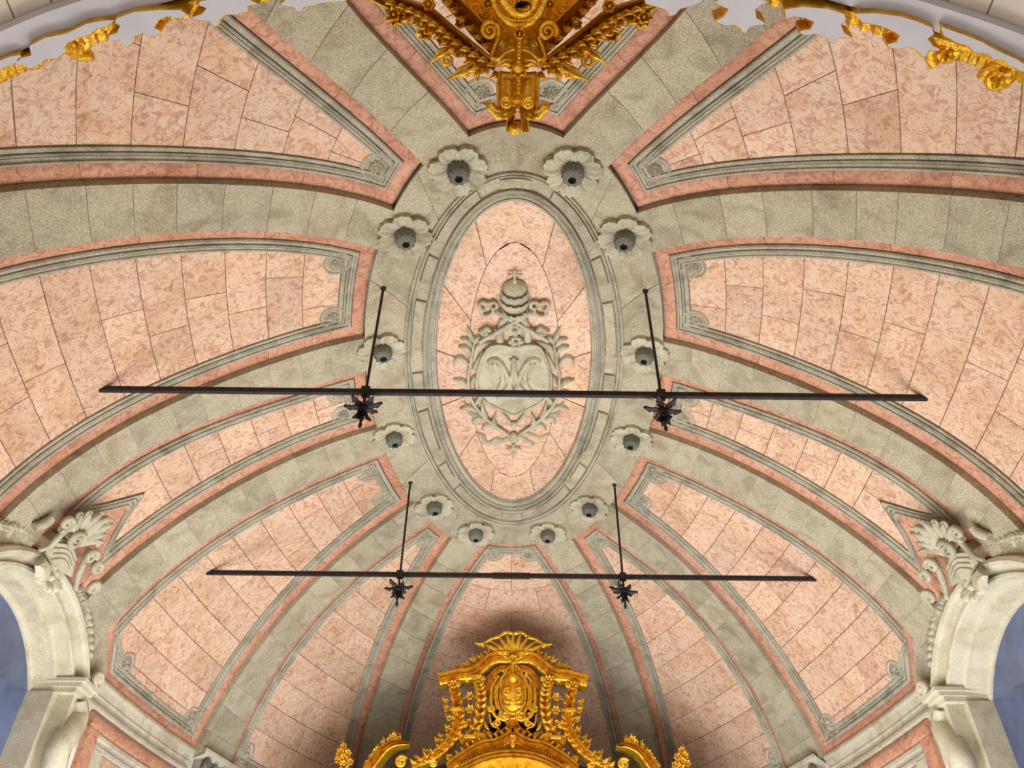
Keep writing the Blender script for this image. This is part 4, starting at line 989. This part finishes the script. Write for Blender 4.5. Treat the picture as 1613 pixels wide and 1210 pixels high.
cp('fascia', lambda mb: sweep(mb, fcn, ed, [(.02, -.3), (.02, .0), (.0, .01), (-.12, .01), (-.14, -.02), (-.14, -.12)], raw=True, smooth=False), 'white')
# gilded moulding along the fascia, with a row of small blocks
gp = spline(fcn.px([(a, b + 14) for a, b in EDGE]), 60)
cp('gilt_moulding', lambda mb: sweep(mb, fcn, gp, [(-.16, -.55), (-.16, -.2), (-.10, -.12), (-.08, -.18), (-.03, -.16), (.02, -.06), (.05, -.06), (.05, -.3)], raw=True, smooth=False))
for i in range(90):
    q = spline(gp, 90)[i]
    cp('dentil', lambda mb: wbox(mb, (q[0] - .025, q[1] + .05, CAMZ + HC + .12), (q[0] + .025, q[1] + .13, CAMZ + HC + .3)))
# white fretwork leaves with gilded edges, hanging out past the fascia
def L1(*p): return [(x / 2.987, y / 2.987) for x, y in p]
def L3(*p): return [(1073 + x / 2.987, y / 2.987) for x, y in p]
FRET = [L1((560, 60), (640, 30), (760, 20), (860, 20), (900, 50), (860, 72), (800, 62), (760, 80), (745, 110), (772, 122), (765, 145), (720, 155), (690, 140), (650, 155), (640, 190), (615, 205), (590, 190), (580, 170), (545, 178), (520, 165), (525, 140), (560, 130), (575, 100), (550, 85)),
        L1((950, -20), (1060, -40), (1180, -30), (1230, 0), (1180, 12), (1182, 38), (1130, 52), (1075, 55), (1050, 75), (1040, 105), (1015, 108), (1000, 85), (960, 82), (920, 75), (915, 55), (960, 40), (980, 20), (940, 5)),
        L1((1330, -60), (1480, -70), (1600, -60), (1640, -10), (1560, -5), (1520, 0), (1480, 10), (1440, 18), (1430, 38), (1405, 40), (1390, 20), (1340, 12), (1325, -5), (1350, -25)),
        L1((150, 190), (230, 150), (330, 130), (420, 85), (500, 70), (560, 75), (520, 110), (470, 120), (440, 150), (380, 165), (330, 190), (325, 230), (290, 260), (240, 262), (200, 290), (160, 305), (130, 290), (85, 280), (100, 250), (160, 235)),
        L1((-60, 300), (0, 265), (60, 240), (110, 232), (120, 260), (80, 290), (40, 300), (10, 330), (-30, 345), (-80, 350)),
        L3((150, -20), (230, -45), (330, -40), (400, -20), (380, 0), (345, 25), (350, 60), (385, 80), (380, 100), (330, 105), (310, 115), (305, 138), (280, 138), (265, 115), (240, 100), (200, 105), (160, 90), (150, 72), (190, 55), (210, 25), (170, 10)),
        L3((475, 20), (560, 5), (680, 15), (760, 40), (770, 70), (745, 95), (760, 130), (795, 150), (790, 165), (740, 160), (715, 170), (708, 188), (685, 180), (665, 155), (620, 145), (575, 150), (545, 140), (550, 118), (595, 112), (610, 85), (570, 70), (520, 62), (480, 70)),
        L3((800, 40), (900, 35), (1020, 50), (1100, 75), (1170, 105), (1180, 140), (1150, 160), (1175, 190), (1205, 205), (1200, 222), (1150, 220), (1140, 245), (1115, 245), (1095, 220), (1050, 205), (1000, 215), (960, 205), (958, 182), (1000, 172), (1010, 150), (960, 120), (900, 100), (840, 90)),
        L3((1210, 100), (1300, 130), (1400, 170), (1480, 215), (1560, 250), (1640, 300), (1640, 330), (1580, 318), (1520, 290), (1500, 265), (1450, 262), (1420, 235), (1360, 230), (1330, 200), (1270, 180), (1215, 150)),
        L3((-160, -60), (-40, -70), (60, -50), (100, -20), (60, 10), (-10, 25), (-30, 50), (-60, 60), (-80, 30), (-130, 15), (-175, 0), (-180, -30))]
for k, poly in enumerate(FRET):
    mb = MB(); relief(mb, fcn, fcn.px(poly), .06, -.06, .008, mi=(0, 1)); fr = mb.build('fretwork_leaf', ['white', 'gold'], canopy)
for a, b in (((30, 100), 3), ((110, 78), 1), ((1503, 92), 2), ((1585, 135), 3)):
    q = fcn.px([a])[0]; cp('gilt_scroll', lambda mb: (rod(mb, fcn, spiral(q, .11, .02, 1.6, b, 22), .035, raw=True, h=-.12), flower(mb, fcn, q, .07, 6, .06, -.1)))

# gilded pendant crest hanging at the middle of the canopy
fp = Frame(np.array([0, 0, CAMZ]) + ray(812, 130) / np.linalg.norm(ray(812, 130)) * 6.5, (1, 0, 0), np.cross([1, 0, 0], ray(812, 130)))
if fp.ey[2] < 0: fp.ey = -fp.ey; fp.n = np.array([0, 0, 0]) - ray(812, 130) / np.linalg.norm(ray(812, 130))
def C3(*pts): return fp.px([(600 + x / 3.751, y / 3.751) for x, y in pts])
UP = float(np.linalg.norm(C3((800, 300))[0] - C3((801, 300))[0])); XP = C3((812, 300))[0][0]
pend = empty('pendant_crest', tuple(fp.P(C3((812, 400))[0], 0.))); tag(pend, 'gilded scroll crest with roses hanging from the canopy above the oval', 'crest')
def pp(name, fn, sym=True, mat='gold'):
    for mirror in ((False, True) if sym else (False,)):
        def t(*p):
            q = C3(*p)
            if mirror: q[:, 0] = 2 * XP - q[:, 0]
            return q
        FLIP[0] = 1.0 if mirror else -1.0
        mb = MB(); fn(mb, t); mb.build(name, mat, pend); FLIP[0] = 1.0
pp('cornice_arm', lambda mb, t: sweep(mb, fp, t((680, 395), (580, 335), (480, 262), (380, 180), (300, 110), (200, 70), (60, 20), (-30, -20)), mprof(52 * UP, .36), 40, [.55, .9, 1, 1, .95, .9, .8, .7], smooth=False))
pp('inner_arm', lambda mb, t: sweep(mb, fp, t((660, 250), (560, 150), (470, 60), (400, -20)), mprof(48 * UP, .26), 24, [.7, 1, 1, .9], smooth=False))
pp('back_relief', lambda mb, t: relief(mb, fp, t((812, 390), (700, 370), (560, 240), (430, 90), (400, -60), (812, -60)), -.12, -.25, .02))
for i in range(13):
    x, y = spline(np.array([(680, 420), (560, 355), (450, 270), (350, 190), (250, 130), (120, 80)]), 13)[i]
    pp('acanthus', lambda mb, t: (leaf(mb, fp, t((x, y), (x - 6, y + 26), (x - 34, y + 44)), 17 * UP, .08, 8, .16, curl=.08, lobes=2), leaf(mb, fp, t((x + 10, y - 30), (x - 16, y - 36), (x - 46, y - 26)), 15 * UP, .07, 8, .34, curl=.06, lobes=2)))
for i in range(7):
    x, y = spline(np.array([(650, 260), (560, 160), (470, 60), (400, -20)]), 7)[i]
    pp('acanthus', lambda mb, t: leaf(mb, fp, t((x, y), (x - 20, y + 22), (x - 50, y + 16)), 18 * UP, .08, 8, .24, curl=.08, lobes=2))
for q, r in (((590, 190), 34), ((735, 205), 26), ((560, 60), 40), ((690, 130), 30), ((770, 265), 22), ((620, 90), 26)):
    pp('scroll', lambda mb, t: rod(mb, fp, spiral(t(q)[0], r * UP, 6 * UP, 1.6, q[1], 24), [12 * UP, 7 * UP], raw=True, h=.12))
for q, r in (((480, 150), 30), ((640, 40), 34), ((720, 20), 26), ((560, 300), 22), ((470, 330), 18)):
    pp('flower', lambda mb, t: flower(mb, fp, t(q)[0], r * UP, 6, .12, .2, q[0]))
pp('rose', lambda mb, t: (flower(mb, fp, t((112, 105))[0], 62 * UP, 7, .16, .15), flower(mb, fp, t((112, 105))[0], 40 * UP, 5, .16, .24, .5)))
pp('flower', lambda mb, t: (flower(mb, fp, t((275, 200))[0], 46 * UP, 6, .14, .08), leaf(mb, fp, t((275, 200), (230, 190), (225, 225)), 18 * UP, .06, 7, .05)))
pp('flower', lambda mb, t: flower(mb, fp, t((370, 245))[0], 32 * UP, 6, .12, .08))
pp('flower', lambda mb, t: flower(mb, fp, t((310, 50))[0], 40 * UP, 6, .12, .3))
pp('curled_leaf', lambda mb, t: (leaf(mb, fp, t((520, 310), (440, 290), (370, 320), (300, 380)), 32 * UP, .12, 12, .1, curl=.1, lobes=3), rod(mb, fp, spiral(t((405, 355))[0], 42 * UP, 8 * UP, 1.4, 1.2, 22), [15 * UP, 8 * UP], raw=True, h=.15)))
pp('curled_leaf', lambda mb, t: (leaf(mb, fp, t((640, 400), (560, 395), (480, 430), (405, 470)), 34 * UP, .12, 12, .1, curl=.12, lobes=3), rod(mb, fp, spiral(t((510, 430))[0], 34 * UP, 8 * UP, 1.3, .6, 20), [14 * UP, 8 * UP], raw=True, h=.18), leaf(mb, fp, t((600, 400), (570, 440), (580, 480)), 20 * UP, .08, 8, .12)))
pp('scroll', lambda mb, t: rod(mb, fp, spiral(t((650, 195))[0], 55 * UP, 8 * UP, 1.9, -.6, 34), [17 * UP, 14 * UP, 8 * UP], raw=True, h=.3))
pp('lyre_strap', lambda mb, t: (rod(mb, fp, t((700, 235), (675, 290), (660, 345), (700, 355), (740, 320), (790, 300)), [10 * UP, 14 * UP, 10 * UP], 24, h=.3), beads(mb, fp, t((700, 235), (675, 290), (660, 345)), 9, 9 * UP, .36)))
pp('leaf', lambda mb, t: (leaf(mb, fp, t((760, 230), (720, 270), (690, 300)), 22 * UP, .1, 8, .22, lobes=2), leaf(mb, fp, t((800, 390), (740, 370), (690, 400)), 26 * UP, .1, 8, .25, lobes=3)))
pp('swag_ring', lambda mb, t: rod(mb, fp, t((670, 20), (700, 90), (760, 150), (820, 165), (880, 150), (930, 90), (960, 20)), 20 * UP, 30, h=.36), False)
pp('swag_ring', lambda mb, t: rod(mb, fp, t((700, -20), (740, 50), (820, 105), (890, 60), (920, -20)), [24 * UP, 30 * UP, 24 * UP], 24, h=.4), False)
pp('bead_band', lambda mb, t: beads(mb, fp, t((685, 60), (740, 130), (820, 150), (890, 130), (945, 60)), 22, 9 * UP, .5), False)
pp('hollow_shade', lambda mb, t: disc(mb, fp, t((838, 70))[0], 45 * UP, 28 * UP, [(1, .2), (1, .44), (.7, .42), (.001, .36)]), False, 'hole')  # black disc gives the inside of the ring its shade by colour
pp('spine', lambda mb, t: (rod(mb, fp, t((818, 195), (816, 290), (812, 400)), [14 * UP, 18 * UP, 14 * UP], 14, h=.3), beads(mb, fp, t((818, 225), (814, 370)), 8, 11 * UP, .4), flower(mb, fp, t((818, 215))[0], 34 * UP, 6, .12, .35)), False)
pp('mask', lambda mb, t: (ball(mb, fp.P(t((810, 400))[0], .34), 36 * UP, 10, 8), flower(mb, fp, t((812, 405))[0], 60 * UP, 8, .14, .2)), False)
pp('console', lambda mb, t: (relief(mb, fp, t((705, 420), (812, 430), (812, 640), (700, 640), (690, 560)), .16, -.1, .03), relief(mb, fp, t((730, 460), (785, 470), (790, 590), (725, 580)), .22, .1, .03), rod(mb, fp, t((700, 425), (694, 540), (700, 640)), 10 * UP, 12, h=.16)))
pp('bead_drop', lambda mb, t: beads(mb, fp, t((815, 450), (812, 540)), 5, 18 * UP, .2), False)
pp('scroll', lambda mb, t: rod(mb, fp, spiral(t((745, 602))[0], 34 * UP, 6 * UP, 1.8, 1.2, 28), 12 * UP, raw=True, h=.25))
pp('acanthus', lambda mb, t: (leaf(mb, fp, t((790, 640), (700, 670), (650, 625), (605, 598)), 34 * UP, .12, 12, .1, curl=.12, lobes=3), leaf(mb, fp, t((800, 650), (740, 680), (690, 690)), 24 * UP, .1, 9, .12, lobes=2)))
pp('knob', lambda mb, t: ball(mb, fp.P(t((806, 585))[0], .28), 26 * UP), False)
pp('bracket', lambda mb, t: sweep(mb, fp, t((775, 655), (765, 720), (758, 775)), mprof(22 * UP, .16), 10, smooth=False))
pp('finial', lambda mb, t: (ball(mb, fp.P(t((792, 755))[0], .12), 42 * UP, 10, 8), leaf(mb, fp, t((792, 720), (792, 750), (792, 788)), 30 * UP, .12, 8, .14)), False)
cp('mount', lambda mb: (wbox(mb, (-.7, 1.75, CAMZ + HC + .12), (.7, 2.12, CAMZ + HC + 1.3)), wbox(mb, (-.8, 1.7, CAMZ + HC + .12), (.8, 2.1, CAMZ + HC + .2))))
